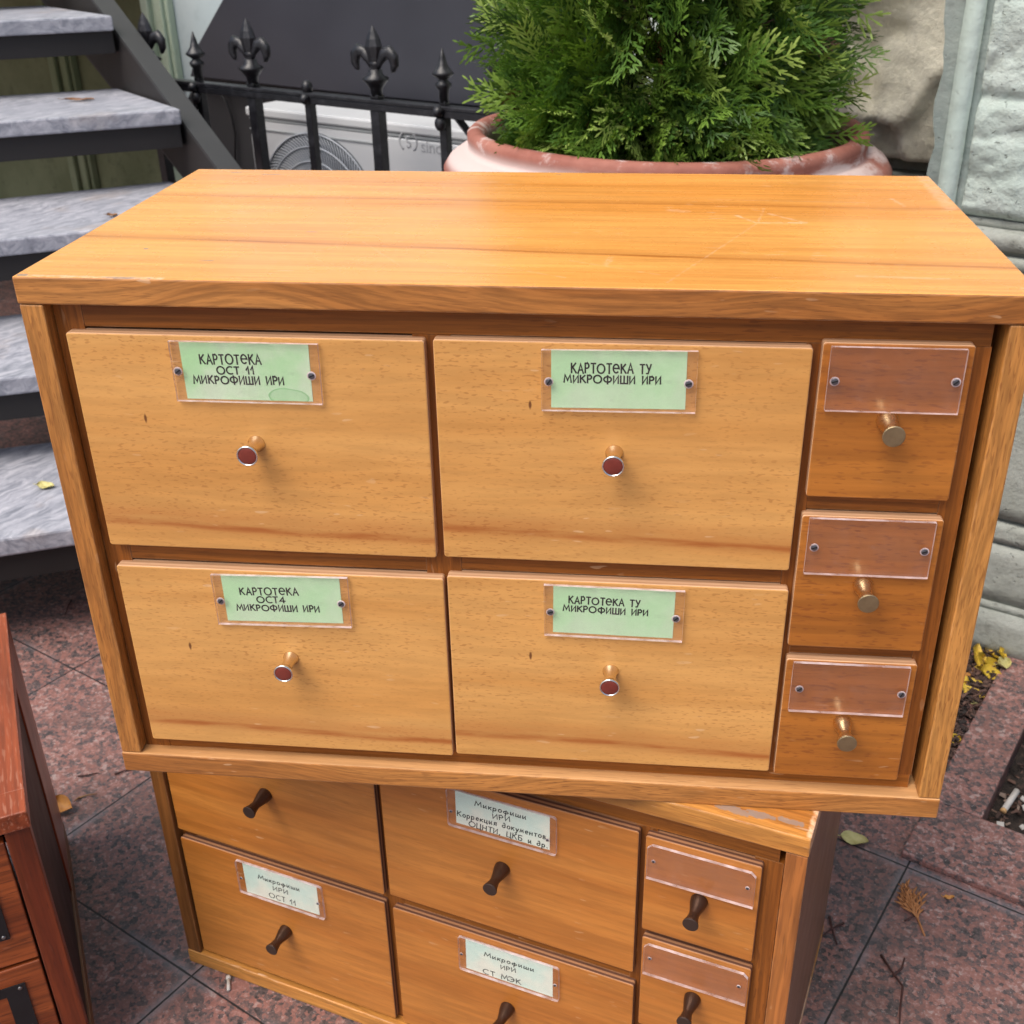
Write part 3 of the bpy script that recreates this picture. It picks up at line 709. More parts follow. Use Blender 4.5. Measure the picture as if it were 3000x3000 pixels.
b.build('front_stile', [M['red_v']], C3, bevel=0.0012)
b = MB((-RW, 0, 0)); b.box(-RW, -RW + 0.026, 0.0, RDp, 0.030, RH - 0.0195)
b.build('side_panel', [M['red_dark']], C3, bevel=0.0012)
b = MB((-RW, RDp, 0)); b.box(-RW + 0.027, -0.0152, RDp - 0.006, RDp - 0.001, 0.030, RH - 0.0197)
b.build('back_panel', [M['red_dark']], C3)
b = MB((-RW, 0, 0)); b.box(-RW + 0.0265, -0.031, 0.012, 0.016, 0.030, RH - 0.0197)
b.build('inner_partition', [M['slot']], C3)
dz = [(0.1700, 0.3127), (0.0310, 0.1655)]
for i, (z0, z1) in enumerate(dz):
    for j, (xa, xb) in enumerate(((-0.178, -0.0235), (-0.332, -0.182))):
        O = (xa, 0, z0)
        b = MB(O); b.box(xa, xb, -0.001, 0.010, z0, z1)
        d = b.build('drawer', [M['red_h']], C3, bevel=0.0012)
        xm = (xa + xb) / 2; w2 = (xb - xa) / 2 - 0.0175
        zc = (z0 + z1) / 2 - 0.007 if i == 0 else (z0 + z1) / 2 + 0.016
        h = MB(O)     # a flat black frame with an opening for the card and a lip
        yo = -0.0012
        h.box(xm - w2, xm + w2, yo - 0.0016, yo, zc + 0.0195, zc + 0.0305)
        h.box(xm - w2, xm - w2 + 0.018, yo - 0.0016, yo, zc - 0.0205, zc + 0.0195)
        h.box(xm + w2 - 0.018, xm + w2, yo - 0.0016, yo, zc - 0.0205, zc + 0.0195)
        h.box(xm - w2, xm + w2, yo - 0.0016, yo, zc - 0.0305, zc - 0.0205)
        h.build('label_holder', [M['black_plate']], d, loc=(0, 0, 0))
        for sx in (-1, 1):
            for sz in (-1, 1):
                rv = MB(O)
                rv.lathe([(0.0022, 0.0), (0.0020, 0.0006), (0.0012, 0.0011), (0.0003, 0.0013)], (xm + sx * (w2 - 0.005), yo - 0.0016, zc + (0.0262 if sz > 0 else -0.0265)), 'y', 12, 0, True, -1)
                rv.build('rivet', [M['rivet']], d, loc=(0, 0, 0))

# ---------------------------------------------------------------- ground: granite paving
def granite(name, tiles=True, dark=1.0):
    t = NT(name)
    p = t.obj()
    u, v, z = t.xyz(p)
    p2 = t.comb(u, v, t.m('MULTIPLY', z, 1.0))
    vc = t.voro(t.vm('ADD', p2, t.vm('SCALE', t.comb(t.noise(p2, 240.0, 2.0), t.noise(t.vm('ADD', p2, (5.0, 3.0, 0.0)), 240.0, 2.0), 0.0), (0, 0, 0), 0.006)), 190.0)
    vr = t.xyz(vc.outputs['Color'])
    pa = t.comb(t.m('MULTIPLY', u, 0.7), t.m('MULTIPLY', v, 1.25), z)
    big = t.noise(pa, 24.0, 4.0, 0.6, 0.3)
    mid = t.noise(pa, 75.0, 4.0, 0.65)
    if tiles:
        iu = t.m('FLOOR', t.m('DIVIDE', t.m('SUBTRACT', u, 0.1855), 0.3015))
        iv = t.m('FLOOR', t.m('DIVIDE', t.m('SUBTRACT', v, 0.0915), 0.2960))
        wn_ = t.n('ShaderNodeTexWhiteNoise', noise_dimensions='2D'); t.put(wn_.inputs['Vector'], t.comb(iu, iv, 0.0))
        tr = wn_.outputs[0]
    else: tr = t.rnd()
    fine = t.noise(p2, 260.0, 3.0, 0.6)
    f = t.m('ADD', t.m('MULTIPLY', vr[0], 0.36), t.m('ADD', t.m('MULTIPLY', big, 0.40), t.m('ADD', t.m('MULTIPLY', mid, 0.50), t.m('MULTIPLY', fine, 0.55))))
    f = t.m('ADD', t.m('SUBTRACT', f, 0.405), t.m('MULTIPLY', t.m('SUBTRACT', tr, 0.5), 0.10))
    k = dark
    col = t.ramp(f, [(0.24, (0.022 * k, 0.020 * k, 0.022 * k)), (0.36, (0.064 * k, 0.050 * k, 0.050 * k)), (0.46, (0.118 * k, 0.076 * k, 0.072 * k)),
                     (0.56, (0.185 * k, 0.084 * k, 0.070 * k)), (0.66, (0.235 * k, 0.112 * k, 0.094 * k)), (0.80, (0.29 * k, 0.225 * k, 0.21 * k))])
    specks = t.ss(t.noise(p2, 330.0, 2.0), 0.62, 0.72)
    col = t.mix(t.m('MULTIPLY', specks, 0.55), col, (0.36 * k, 0.31 * k, 0.30 * k))
    dirt = t.ss(t.noise(p2, 7.0, 4.0, 0.6), 0.46, 0.68)
    col = t.mix(t.m('MULTIPLY', dirt, 0.40), col, (0.060, 0.048, 0.045))
    h = t.m('ADD', t.m('MULTIPLY', mid, 0.6), t.m('MULTIPLY', vr[1], 0.3))
    if tiles:
        fu = t.m('ABSOLUTE', t.m('SUBTRACT', t.m('FRACT', t.m('DIVIDE', t.m('SUBTRACT', u, 0.1855), 0.3015)), 0.5))
        fv = t.m('ABSOLUTE', t.m('SUBTRACT', t.m('FRACT', t.m('DIVIDE', t.m('SUBTRACT', v, 0.0915), 0.2960)), 0.5))
        jw = t.m('MULTIPLY', t.m('SUBTRACT', t.noise(p2, 90.0, 2.0), 0.5), 0.004)
        e = t.m('ADD', t.m('MAXIMUM', fu, fv), jw)
        jm = t.ss(e, 0.4945, 0.4975)
        soft = t.ss(e, 0.455, 0.5)
        lime = t.m('MULTIPLY', soft, t.ss(t.noise(p2, 8.0, 3.0), 0.42, 0.62))
        col = t.mix(t.m('MULTIPLY', lime, 0.6), col, (0.17, 0.165, 0.18))
        col = t.mix(jm, col, (0.010, 0.010, 0.011))
        h = t.m('SUBTRACT', h, t.m('MULTIPLY', jm, 3.0))
    ro = t.m('MULTIPLY_ADD', mid, 0.2, 0.42)
    return t.done(t.pbsdf(col, ro, 0.0, t.bump(h, 0.25, 0.0016)))
M['paving'] = granite('red granite paving', True, 1.15)
M['kerb'] = granite('red granite kerb', False, 1.2)
PIT = (0.541, 2.2, 0.8175, 1.195)
b = MB()
xs = [-12, PIT[0], PIT[1], 12]; ys = [-12, PIT[2], PIT[3], 12]
for i in range(3):
    for j in range(3):
        if i == 1 and j == 1: continue
        b.add([(xs[i], ys[j], 0), (xs[i + 1], ys[j], 0), (xs[i + 1], ys[j + 1], 0), (xs[i], ys[j + 1], 0)], [(0, 1, 2, 3)])
b.add([(PIT[0], PIT[2], 0), (PIT[0], PIT[3], 0), (PIT[0], PIT[3], -0.05), (PIT[0], PIT[2], -0.05)], [(0, 1, 2, 3)])
pav = b.build('pavement', [M['paving']], None, rotz=UA)
tag(pav, kind='structure')
kb = thing('pit_kerb', 'speckled granite kerb framing the planting pit by the wall', 'kerb', uv(0.475, 0.695), UA)
KH = 0.010
b = MB((0, 0, 0)); b.box(0.0, 1.7, 0.0, 0.113, 0.0, KH); b.build('kerb_slab', [M['kerb']], kb, bevel=0.002)
b = MB((0, 0.115, 0)); b.box(0.0, 0.066, 0.115, 0.500, -0.03, KH - 0.0005); b.build('kerb_slab', [M['kerb']], kb, bevel=0.002)

def soilmat():
    t = NT('bark mulch')
    p = t.obj()
    n = t.noise(p, 120.0, 4.0, 0.7)
    col = t.ramp(n, [(0.3, (0.012, 0.009, 0.007)), (0.55, (0.035, 0.024, 0.018)), (0.75, (0.09, 0.055, 0.04))])
    return t.done(t.pbsdf(col, 0.9, 0, t.bump(n, 0.9, 0.006)))
M['soil'] = soilmat()
def chipmat():
    t = NT('bark chips')
    a = t.n('ShaderNodeAttribute', attribute_name='tint'); 
    col = t.ramp(a.outputs['Fac'], [(0.0, (0.014, 0.010, 0.008)), (0.45, (0.055, 0.028, 0.020)), (0.8, (0.13, 0.07, 0.05)), (0.95, (0.26, 0.19, 0.15))])
    return t.done(t.pbsdf(col, 0.85))
M['chips'] = chipmat()
def scatter_chips(n, u0, u1, v0, v1, z):
    vs = []; fs = []; tint = []
    for i in range(n):
        c = Vector((random.uniform(u0, u1), random.uniform(v0, v1), z + random.uniform(0, 0.012)))
        L = random.uniform(0.004, 0.014); W = L * random.uniform(0.25, 0.6); T = 0.0012
        m = Matrix.Rotation(random.uniform(0, 2 * PI), 3, 'Z') @ Matrix.Rotation(random.gauss(0, 0.4), 3, 'X') @ Matrix.Rotation(random.gauss(0, 0.4), 3, 'Y')
        b0 = len(vs)
        for (a, b_, c_) in ((-1, -.6, -1), (1, -1, -1), (.8, 1, -1), (-.9, .7, -1), (-1, -.6, 1), (1, -1, 1), (.8, 1, 1), (-.9, .7, 1)):
            vs.append(c + m @ Vector((a * L * .5, b_ * W * .5, c_ * T * .5)))
        for f in ((3, 2, 1, 0), (4, 5, 6, 7), (0, 1, 5, 4), (1, 2, 6, 5), (2, 3, 7, 6), (3, 0, 4, 7)): fs.append([b0 + k for k in f])
        tint += [random.random()] * 8
    return vs, fs, tint
b = MB()
nx, ny = 40, 24
soil_v = []
for j in range(ny + 1):
    for i in range(nx + 1):
        u = PIT[0] + (1.25 - PIT[0]) * i / nx; v = PIT[2] + (PIT[3] - PIT[2]) * j / ny
        soil_v.append((u, v, -0.030 + 0.010 * mnoise.noise(Vector((u * 20, v * 20, 0)))))
soil_f = [(j * (nx + 1) + i, j * (nx + 1) + i + 1, (j + 1) * (nx + 1) + i + 1, (j + 1) * (nx + 1) + i) for j in range(ny) for i in range(nx)]
b.add(soil_v, soil_f, 0, True)
cv, cf, ct = scatter_chips(2600, PIT[0] + 0.004, 1.15, PIT[2] + 0.004, PIT[3], -0.026)
b.add(cv, cf, 1)
sl = b.build('soil', [M['soil'], M['chips']], None, rotz=UA)
tag(sl, kind='stuff')
at = sl.data.attributes.new('tint', 'FLOAT', 'POINT')
at.data.foreach_set('value', [0.0] * len(soil_v) + ct)

cv, cf, ct = scatter_chips(700, 0.425, 0.474, 0.86, 1.188, 0.0005)
cv2, cf2, ct2 = scatter_chips(350, 0.445, 0.474, 1.05, 1.188, 0.003)
b = MB(); b.add(cv, cf, 0); b.add(cv2, cf2, 0)
lt = b.build('leaf_litter', [M['chips']], None, rotz=UA)
tag(lt, kind='stuff')
at = lt.data.attributes.new('tint', 'FLOAT', 'POINT'); at.data.foreach_set('value', [x_ * 0.8 for x_ in ct + ct2])

# ---------------------------------------------------------------- facade
def plaster(name, c1, c2, stain, bump=0.6, scale=9.0, st_amt=0.5):
    t = NT(name)
    p = t.obj()
    n = t.noise(p, scale, 5.0, 0.6)
    col = t.mix(t.ss(n, 0.35, 0.68), c1, c2)
    s1 = t.ss(t.noise(p, scale * 2.7, 5.0, 0.7), 0.52, 0.72)
    col = t.mix(t.m('MULTIPLY', s1, st_amt), col, stain)
    pit = t.ss(t.noise(p, 130.0, 3.0), 0.66, 0.74)
    col = t.mix(t.m('MULTIPLY', pit, 0.4), col, stain)
    h = t.m('ADD', t.noise(p, 45.0, 6.0, 0.65), t.m('MULTIPLY', pit, -0.5))
    return t.done(t.pbsdf(col, 0.85, 0, t.bump(h, bump, 0.006), 0.3))
M['plaster'] = plaster('grey green plaster', (0.39, 0.46, 0.42), (0.49, 0.55, 0.51), (0.24, 0.26, 0.22), 1.0)
M['plaster_dk'] = plaster('dull grey green plaster', (0.24, 0.29, 0.28), (0.31, 0.35, 0.33), (0.17, 0.18, 0.17))
M['plaster_lt'] = plaster('pale green painted moulding', (0.42, 0.51, 0.47), (0.48, 0.56, 0.51), (0.30, 0.34, 0.31), 0.35)
M['base_pl'] = plaster('grey cement base', (0.27, 0.285, 0.25), (0.33, 0.345, 0.31), (0.14, 0.14, 0.12), 0.7, 14.0)
M['wall_green'] = plaster('pale green painted wall', (0.36, 0.44, 0.33), (0.42, 0.49, 0.38), (0.24, 0.28, 0.17), 0.15, 4.0, 0.35)
M['wall_blue'] = plaster('pale bluish wall', (0.42, 0.50, 0.52), (0.47, 0.54, 0.55), (0.30, 0.36, 0.38), 0.12, 4.0, 0.35)
M['trim_shade'] = plaster('green trim with painted shade', (0.20, 0.23, 0.12), (0.27, 0.29, 0.17), (0.11, 0.12, 0.06), 0.15, 6.0, 0.4)  # trim behind the steps, darkened in colour for the shade there
M['trim'] = plaster('pale green trim', (0.44, 0.53, 0.40), (0.50, 0.58, 0.45), (0.26, 0.31, 0.17), 0.15, 6.0, 0.4)

def stonemat():
    t = NT('rough beige stone')
    p = t.obj()
    a = t.n('ShaderNodeAttribute', attribute_name='tint')
    n = t.noise(p, 16.0, 5.0, 0.65)
    f = t.m('ADD', a.outputs['Fac'], t.m('MULTIPLY', t.m('SUBTRACT', n, 0.5), 0.35))
    col = t.ramp(f, [(0.12, (0.30, 0.29, 0.25)), (0.34, (0.40, 0.38, 0.32)), (0.44, (0.76, 0.72, 0.58)), (0.9, (0.82, 0.78, 0.65))])
    m2 = t.noise(p, 70.0, 6.0, 0.7)
    k = t.m('MULTIPLY_ADD', m2, 0.5, 0.76)
    col = t.mix(1.0, col, t.comb(k, k, k), 'MULTIPLY')
    return t.done(t.pbsdf(col, 0.9, 0, t.bump(m2, 0.8, 0.006), 0.25))
M['stone'] = stonemat()

def relief(mb, u0, u1, z0, z1, v, fn, step, back, mi=0):
    """a wall face in the u-z plane, facing -v, pushed out by fn(u, z); closed to a back plane"""
    nu = max(2, int((u1 - u0) / step)); nz = max(2, int((z1 - z0) / step))
    vs = []; fs = []
    for j in range(nz + 1):
        for i in range(nu + 1):
            u = u0 + (u1 - u0) * i / nu; z = z0 + (z1 - z0) * j / nz
            vs.append((u, v - fn(u, z), z))
    w = nu + 1
    for j in range(nz):
        for i in range(nu): fs.append((j * w + i, j * w + i + 1, (j + 1) * w + i + 1, (j + 1) * w + i))
    n0 = len(vs)
    vs += [(u0, back, z0), (u1, back, z0), (u1, back, z1), (u0, back, z1)]
    fs.append((n0 + 3, n0 + 2, n0 + 1, n0))
    fs.append(tuple(range(0, w)) + (n0 + 1, n0))
    fs.append(tuple(range(nz * w + nu, nz * w - 1, -1)) + (n0 + 3, n0 + 2))
    fs.append(tuple(j * w for j in range(nz, -1, -1)) + (n0, n0 + 3))
    fs.append(tuple(j * w + nu for j in range(nz + 1)) + (n0 + 2, n0 + 1))
    mb.add(vs, fs, mi, True)
    return len(vs)

pts_c = [(random.uniform(-.9, .5), random.uniform(.6, 3.2)) for _ in range(90)]
pts_c[:6] = [(0.075, 0.760), (0.020, 0.905), (-0.02, 0.70), (0.115, 0.90), (0.03, 0.655), (0.13, 0.70)]
pls = [(random.gauss(0, 0.30), random.gauss(0, 0.30), random.uniform(0.0, 0.03), random.random()) for _ in pts_c]
pls[0] = (0.40, -0.25, 0.030, 0.62); pls[1] = (-0.35, 0.30, 0.018, 0.35); pls[2] = (0.3, 0.3, 0.02, 0.6); pls[3] = (0.35, -0.1, 0.02, 0.7); pls[4] = (-0.4, 0.2, 0.016, 0.3); pls[5] = (-0.2, 0.1, 0.02, 0.65)
def cell(u, z):
    wu = u + 0.02 * mnoise.noise(Vector((u * 14, z * 14, 3))); wz = z + 0.02 * mnoise.noise(Vector((u * 14, z * 14, 9)))
    ds = sorted(((wu - a) ** 2 + ((wz - c) * 0.9) ** 2, i) for i, (a, c) in enumerate(pts_c))
    return ds[0][1], ds[1][1], math.sqrt(ds[1][0]) - math.sqrt(ds[0][0])
def stone_h(u, z):
    i, j, d = cell(u, z)
    def pl(k): return pls[k][2] + pls[k][0] * (u - pts_c[k][0]) + pls[k][1] * (z - pts_c[k][1])
    w = min(max(d / 0.015, 0), 1) * 0.5 + 0.5
    h = pl(i) * w + pl(j) * (1 - w)
    return 0.02 + h + 0.006 * mnoise.fractal(Vector((u * 30, z * 30, 1)), 0.8, 2.0, 4)

bld = thing('building_facade', 'grey green and beige rusticated building front behind the planter and steps', 'building', uv(0, 0), UA)
# rough stone recess behind the planter
b = MB()
relief(b, -0.30, 0.22, 0.646, 1.30, 1.62, stone_h, 0.009, 1.95)
st = b.build('rough_stone', [M['stone']], bld)
tv = []
for vtx in st.data.vertices:
    i, j, d = cell(vtx.co.x, vtx.co.z)
    n_ = mnoise.noise(Vector((vtx.co.x * 9, vtx.co.z * 9, 5)))
    tv.append(min(max(pls[i][3] * 0.75 + 0.12 + 0.30 * n_, 0), 1))
at = st.data.attributes.new('tint', 'FLOAT', 'POINT'); at.data.foreach_set('value', tv)
b = MB(); b.box(-0.62, 0.36, 1.70, 1.95, 0.0, 4.2); b.build('wall', [M['plaster']], bld)
b = MB(); b.box(-0.30, 0.22, 1.625, 1.699, 1.302, 4.2); b.build('wall', [M['plaster']], bld)
b = MB()
b.box(-0.30, 0.22, 1.63, 1.699, 0.622, 0.640); b.box(-0.30, 0.22, 1.605, 1.699, 0.585, 0.6215); b.box(-0.30, 0.22, 1.62, 1.699, 0.0, 0.5845)
b.build('base_moulding', [M['base_pl']], bld, bevel=0.003)
# the pier at the right: mouldings with a broken edge, rock faced field, stepped base
def rough(a, f, sd): return lambda u, z: a * mnoise.fractal(Vector((u * f, z * f, sd)), 0.9, 2.0, 5)
def wavy_strip(u, z):
    return 0.012 * mnoise.fractal(Vector((u * 16, z * 12, 4)), 0.8, 2.0, 4)
b = MB()
# broken left edge: an irregular outline, extruded
edge = []
zz = 0.60
while zz < 4.2:
    w_ = 0.016 * mnoise.noise(Vector((0, zz * 9.0, 2.2))) + 0.006 * mnoise.noise(Vector((0, zz * 40.0, 7.7)))
    if zz > 1.4: w_ *= 0.4
    edge.append((0.222 + w_, zz)); zz += 0.012 if zz < 1.3 else 0.1
poly = [(0.249, 0.60), (0.249, edge[-1][1])] + list(reversed(edge))
b.prism(poly, 1.262, 1.95, 'y')
b.build('broken_edge', [M['plaster_dk']], bld, bevel=0.0)
b = MB(); relief(b, 0.2495, 0.2725, 0.60, 4.2, 1.236, rough(0.0025, 30, 2), 0.012, 1.95); b.build('moulding', [M['plaster_lt']], bld)
b = MB(); relief(b, 0.2728, 0.2858, 0.60, 4.2, 1.252, rough(0.003, 30, 5), 0.012, 1.95); b.build('moulding', [M['plaster_dk']], bld)
def field_h(u, z):
    h = 0.005 * mnoise.fractal(Vector((u * 16, z * 16, 8)), 0.85, 2.0, 3) - 0.0035 * abs(mnoise.fractal(Vector((u * 46, z * 70, 18)), 0.7, 2.1, 5))
    for (zc, w_, dp) in ((0.802, 0.007, 0.014), (0.757, 0.010, 0.010), (0.705, 0.008, 0.006)):
        zc2 = zc + 0.006 * mnoise.noise(Vector((u * 18, zc * 7, 1)))
        h -= dp * math.exp(-((z - zc2) / w_) ** 2) * (0.6 + 0.7 * mnoise.noise(Vector((u * 25, zc, 4))))
    h += 0.010 * max(0, mnoise.noise(Vector((u * 11, z * 11, 14))))
    if z < 0.665: h += -0.02 * ((0.665 - z) / 0.02) ** 2
    return h
b = MB(); relief(b, 0.2860, 0.75, 0.646, 1.15, 1.236, field_h, 0.0042, 1.95); relief(b, 0.7502, 1.6, 0.646, 1.15, 1.236, field_h, 0.02, 1.95); b.build('rock_face', [M['plaster']], bld)
b = MB(); b.box(0.2862, 1.6, 1.236, 1.95, 1.152, 4.2); b.build('wall', [M['plaster']], bld)
b = MB()
for (z0, z1, v) in ((0.636, 0.6455, 1.248), (0.612, 0.6355, 1.222), (0.604, 0.6115, 1.236), (0.590, 0.6035, 1.216), (0.583, 0.5895, 1.226), (0.228, 0.5825, 1.206),
                    (0.220, 0.2275, 1.220), (0.190, 0.2195, 1.204), (0.184, 0.1895, 1.212), (0.090, 0.1835, 1.203), (0.078, 0.0895, 1.198), (0.0, 0.0775, 1.192)):
    relief(b, 0.216, 1.6, z0, z1, v, rough(0.0011, 30, z0 * 5), 0.02 if z1 - z0 > 0.03 else 0.008, 1.95)
b.build('base_moulding', [M['base_pl']], bld)
# wall behind the steps, air conditioner and hood
b = MB(); b.box(-2.19, -0.625, 1.95, 2.2, 0, 4.2); b.build('wall', [M['wall_blue']], bld)
b = MB(); b.box(-6.0, -2.1905, 1.952, 2.2, 1.0005, 4.2); b.build('wall', [M['wall_green']], bld)
M['wall_shade'] = plaster('green wall with painted shade', (0.16, 0.17, 0.085), (0.215, 0.225, 0.12), (0.06, 0.065, 0.035), 0.3, 5.0, 0.5)  # wall behind the steps, its shade painted in as dark olive
b = MB(); b.box(-6.0, -2.2405, 1.950, 2.2, 0, 1.0); b.build('wall', [M['wall_shade']], bld)
b = MB(); b.box(-2.24, -2.1905, 1.950, 2.2, 0, 1.0); b.build('wall', [M['wall_green']], bld)
for (ua, ub) in ((-2.235, -2.120), (-2.715, -2.600), (-3.7, -3.585)):
    b = MB()
    zlo = 0.572 if ua > -2.5 else 0.02; zhi = 4.2 if ua > -2.5 else 0.99
    b.box(ua, ub, 1.925, 1.949, zlo, zhi); b.box(ua + 0.02, ua + 0.052, 1.908, 1.9248, zlo, zhi); b.box(ub - 0.04, ub - 0.012, 1.912, 1.9248, zlo, zhi)
    b.build('trim', [M['trim'] if ua > -2.5 else M['trim_shade']], bld, bevel=0.004)

# ---------------------------------------------------------------- sheet metal hood over the light well, with a cable
M['hood'] = plain('charcoal sheet metal', (0.030, 0.031, 0.040), 0.5, 0.0, 0.25, 5, 0.05)
M['hood_dk'] = plain('dark grey boarding', (0.022, 0.022, 0.024), 0.6, 0.0, 0.25, 7, 0.05)
hd = thing('metal_hood', 'charcoal grey sheet metal hood with a slanted left edge behind the iron fence', 'hood', uv(-1.3, 1.85), UA)
b = MB(); b.prism([(-0.655, 0.0), (-0.655, 0.628 - 0.0), (-0.605, 0.712), (-0.490, 0.822), (-0.33, 0.975), (0.62, 0.975), (0.62, 0.0), (0.30, 0.0)], 0.026, 0.09, 'y'); b.build('back_panel', [M['hood_dk']], hd, bevel=0.002)
b = MB(); b.prism([(-0.655, 0.628), (-0.605, 0.712), (-0.490, 0.822), (-0.335, 0.972), (0.62, 0.972), (0.62, 0.622), (0.0, 0.622)], -0.02, 0.0255, 'y'); b.build('front_panel', [M['hood']], hd, bevel=0.003)
M['rubber'] = plain('black cable rubber', (0.012, 0.012, 0.013), 0.5)
b = MB(); b.tube([uv(u, 1.866, z) for (u, z) in ((-1.90, 0.60), (-1.868, 0.57), (-1.852, 0.53), (-1.846, 0.48), (-1.856, 0.43), (-1.868, 0.38), (-1.865, 0.30), (-1.86, 0.1), (-1.86, 0.004))], 0.0035, 8)
tag(b.build('cable', [M['rubber']]), 'thin black cable hanging on the dark boards left of the air conditioner', 'cable')

# ---------------------------------------------------------------- air conditioner
M['ac'] = plain('off white casing', (0.50, 0.515, 0.53), 0.45, 0, 0.08, 6)
M['ac_line'] = plain('casing groove', (0.30, 0.32, 0.33), 0.5)
M['ac_grille'] = plain('grey fan grille', (0.42, 0.45, 0.49), 0.45, 0, 0.08, 10)
M['ac_dark'] = plain('fan shroud', (0.15, 0.165, 0.185), 0.6)
M['logo'] = plain('grey logo print', (0.33, 0.34, 0.36), 0.6)
ac = thing('air_conditioner', 'white outdoor air conditioner unit with a round fan grille behind the iron fence', 'air conditioner', uv(-1.447, 1.55), UA)
AW, AH, AZ = 0.84, 0.524, 0.10
b = MB(); b.box(0, AW, 0.012, 0.20, AZ, AZ + AH - 0.022); b.build('casing', [M['ac']], ac, bevel=0.006)
b = MB(); b.box(-0.004, AW + 0.004, 0.0, 0.204, AZ + AH - 0.0215, AZ + AH); b.build('lid', [M['ac']], ac, bevel=0.005)
fx, fz, fr_ = 0.207, 0.402, 0.181
b = MB()
nseg = 48
# front panel around the fan opening
outer = []; inner = []
pw, pz0, pz1 = 0.413, AZ + 0.01, AZ + AH - 0.030
for k in range(nseg):
    th = 2 * PI * k / nseg; c_, s_ = math.cos(th), math.sin(th)
    inner.append((fx + fr_ * c_, fz + fr_ * s_))
    tx = ((pw - fx) if c_ > 0 else (fx - 0.004)) / max(abs(c_), 1e-6); tz = ((pz1 - fz) if s_ > 0 else (fz - pz0)) / max(abs(s_), 1e-6)
    tt = max(min(tx, tz), fr_ + 0.002)
    outer.append((fx + tt * c_, fz + tt * s_))
vs = [(p[0], 0.004, p[1]) for p in outer] + [(p[0], 0.004, p[1]) for p in inner] + [(p[0], 0.0118, p[1]) for p in outer] + [(p[0], 0.0118, p[1]) for p in inner]
fs = []
for k in range(nseg):
    k2 = (k + 1) % nseg
    fs += [(k, k2, nseg + k2, nseg + k), (2 * nseg + k2, 2 * nseg + k, 3 * nseg + k, 3 * nseg + k2), (k2, k, 2 * nseg + k, 2 * nseg + k2), (nseg + k, nseg + k2, 3 * nseg + k2, 3 * nseg + k)]
b.add(vs, fs); b.build('front_panel', [M['ac']], ac)
b = MB(); b.box(pw + 0.006, AW - 0.004, 0.002, 0.0118, AZ + 0.01, pz1 - 0.002); b.build('service_panel', [M['ac']], ac, bevel=0.003)
b = MB(); b.box(0.004, AW - 0.004, 0.004, 0.0116, pz1 + 0.002, pz1 + 0.0075); b.box(0.004, pw, 0.0015, 0.0039, pz1 - 0.020, pz1 - 0.017); b.box(pw + 0.0005, pw + 0.0055, 0.003, 0.0116, AZ + 0.01, pz1); b.build('groove', [M['ac_line']], ac)
b = MB(); b.lathe([(fr_ - 0.001, 0.0), (fr_ - 0.001, 0.002)], (fx, 0.0116, fz), 'y', 40, 0, False, -1); b.build('fan_shroud', [M['ac_dark']], ac)
b = MB()
for rr in [0.179, 0.150, 0.118, 0.086, 0.054]:
    b.tube([(fx + rr * math.cos(2 * PI * k / 56), -0.001 - 0.010 * (1 - (rr / fr_) ** 2), fz + rr * math.sin(2 * PI * k / 56)) for k in range(57)], 0.0018, 6)
for k in range(110):
    th = 2 * PI * k / 110
    pp = []
    for q in range(7):
        rr = 0.050 + (0.180 - 0.050) * q / 6; tw = th + 0.55 * (q / 6) ** 1.4
        pp.append((fx + rr * math.cos(tw), 0.001 - 0.010 * (1 - (rr / fr_) ** 2), fz + rr * math.sin(tw)))
    b.tube(pp, 0.0014, 4)
b.lathe([(0.052, 0.006), (0.050, 0.014), (0.03, 0.017), (0.001, 0.018)], (fx, 0.004, fz), 'y', 24, 0, True, -1)
b.build('fan_grille', [M['ac_grille']], ac)
for x0 in (0.12, 0.66):
    b = MB(); b.box(x0, x0 + 0.05, 0.02, 0.22, 0.0, AZ - 0.001); b.build('foot', [M['ac_dark']], ac)
tc = bpy.data.curves.new('logo', 'FONT'); tc.body = 'sinclair'; tc.size = 0.036; tc.extrude = 0.0002
to = bpy.data.objects.new('logo_src', tc); S.collection.objects.link(to)
bpy.context.view_layer.update()
lm = bpy.data.meshes.new_from_object(to.evaluated_get(bpy.context.evaluated_depsgraph_get()))
bpy.data.objects.remove(to)
b = MB()
b.add([(0.520 + v_.co.x, 0.0014 - v_.co.z, 0.5700 + v_.co.y) for v_ in lm.vertices], [tuple(p_.vertices) for p_ in lm.polygons])
for (pts_, w_) in (((arc(0.478, 0.588, 0.016, 0.018, 110, 250, 8)), 0.0022), ((arc(0.494, 0.588, 0.016, 0.018, -70, 70, 8)), 0.0022),
                   ((arc(0.487, 0.593, 0.005, 0.0055, 20, 250, 8) + arc(0.487, 0.582, 0.005, 0.0055, 70, -160, 8)), 0.0022)):
    b.tube([(p_[0], 0.0014, p_[1]) for p_ in pts_], w_, 6, flat=(1, 0.1, 1))
b.build('logo', [M['logo']], ac)

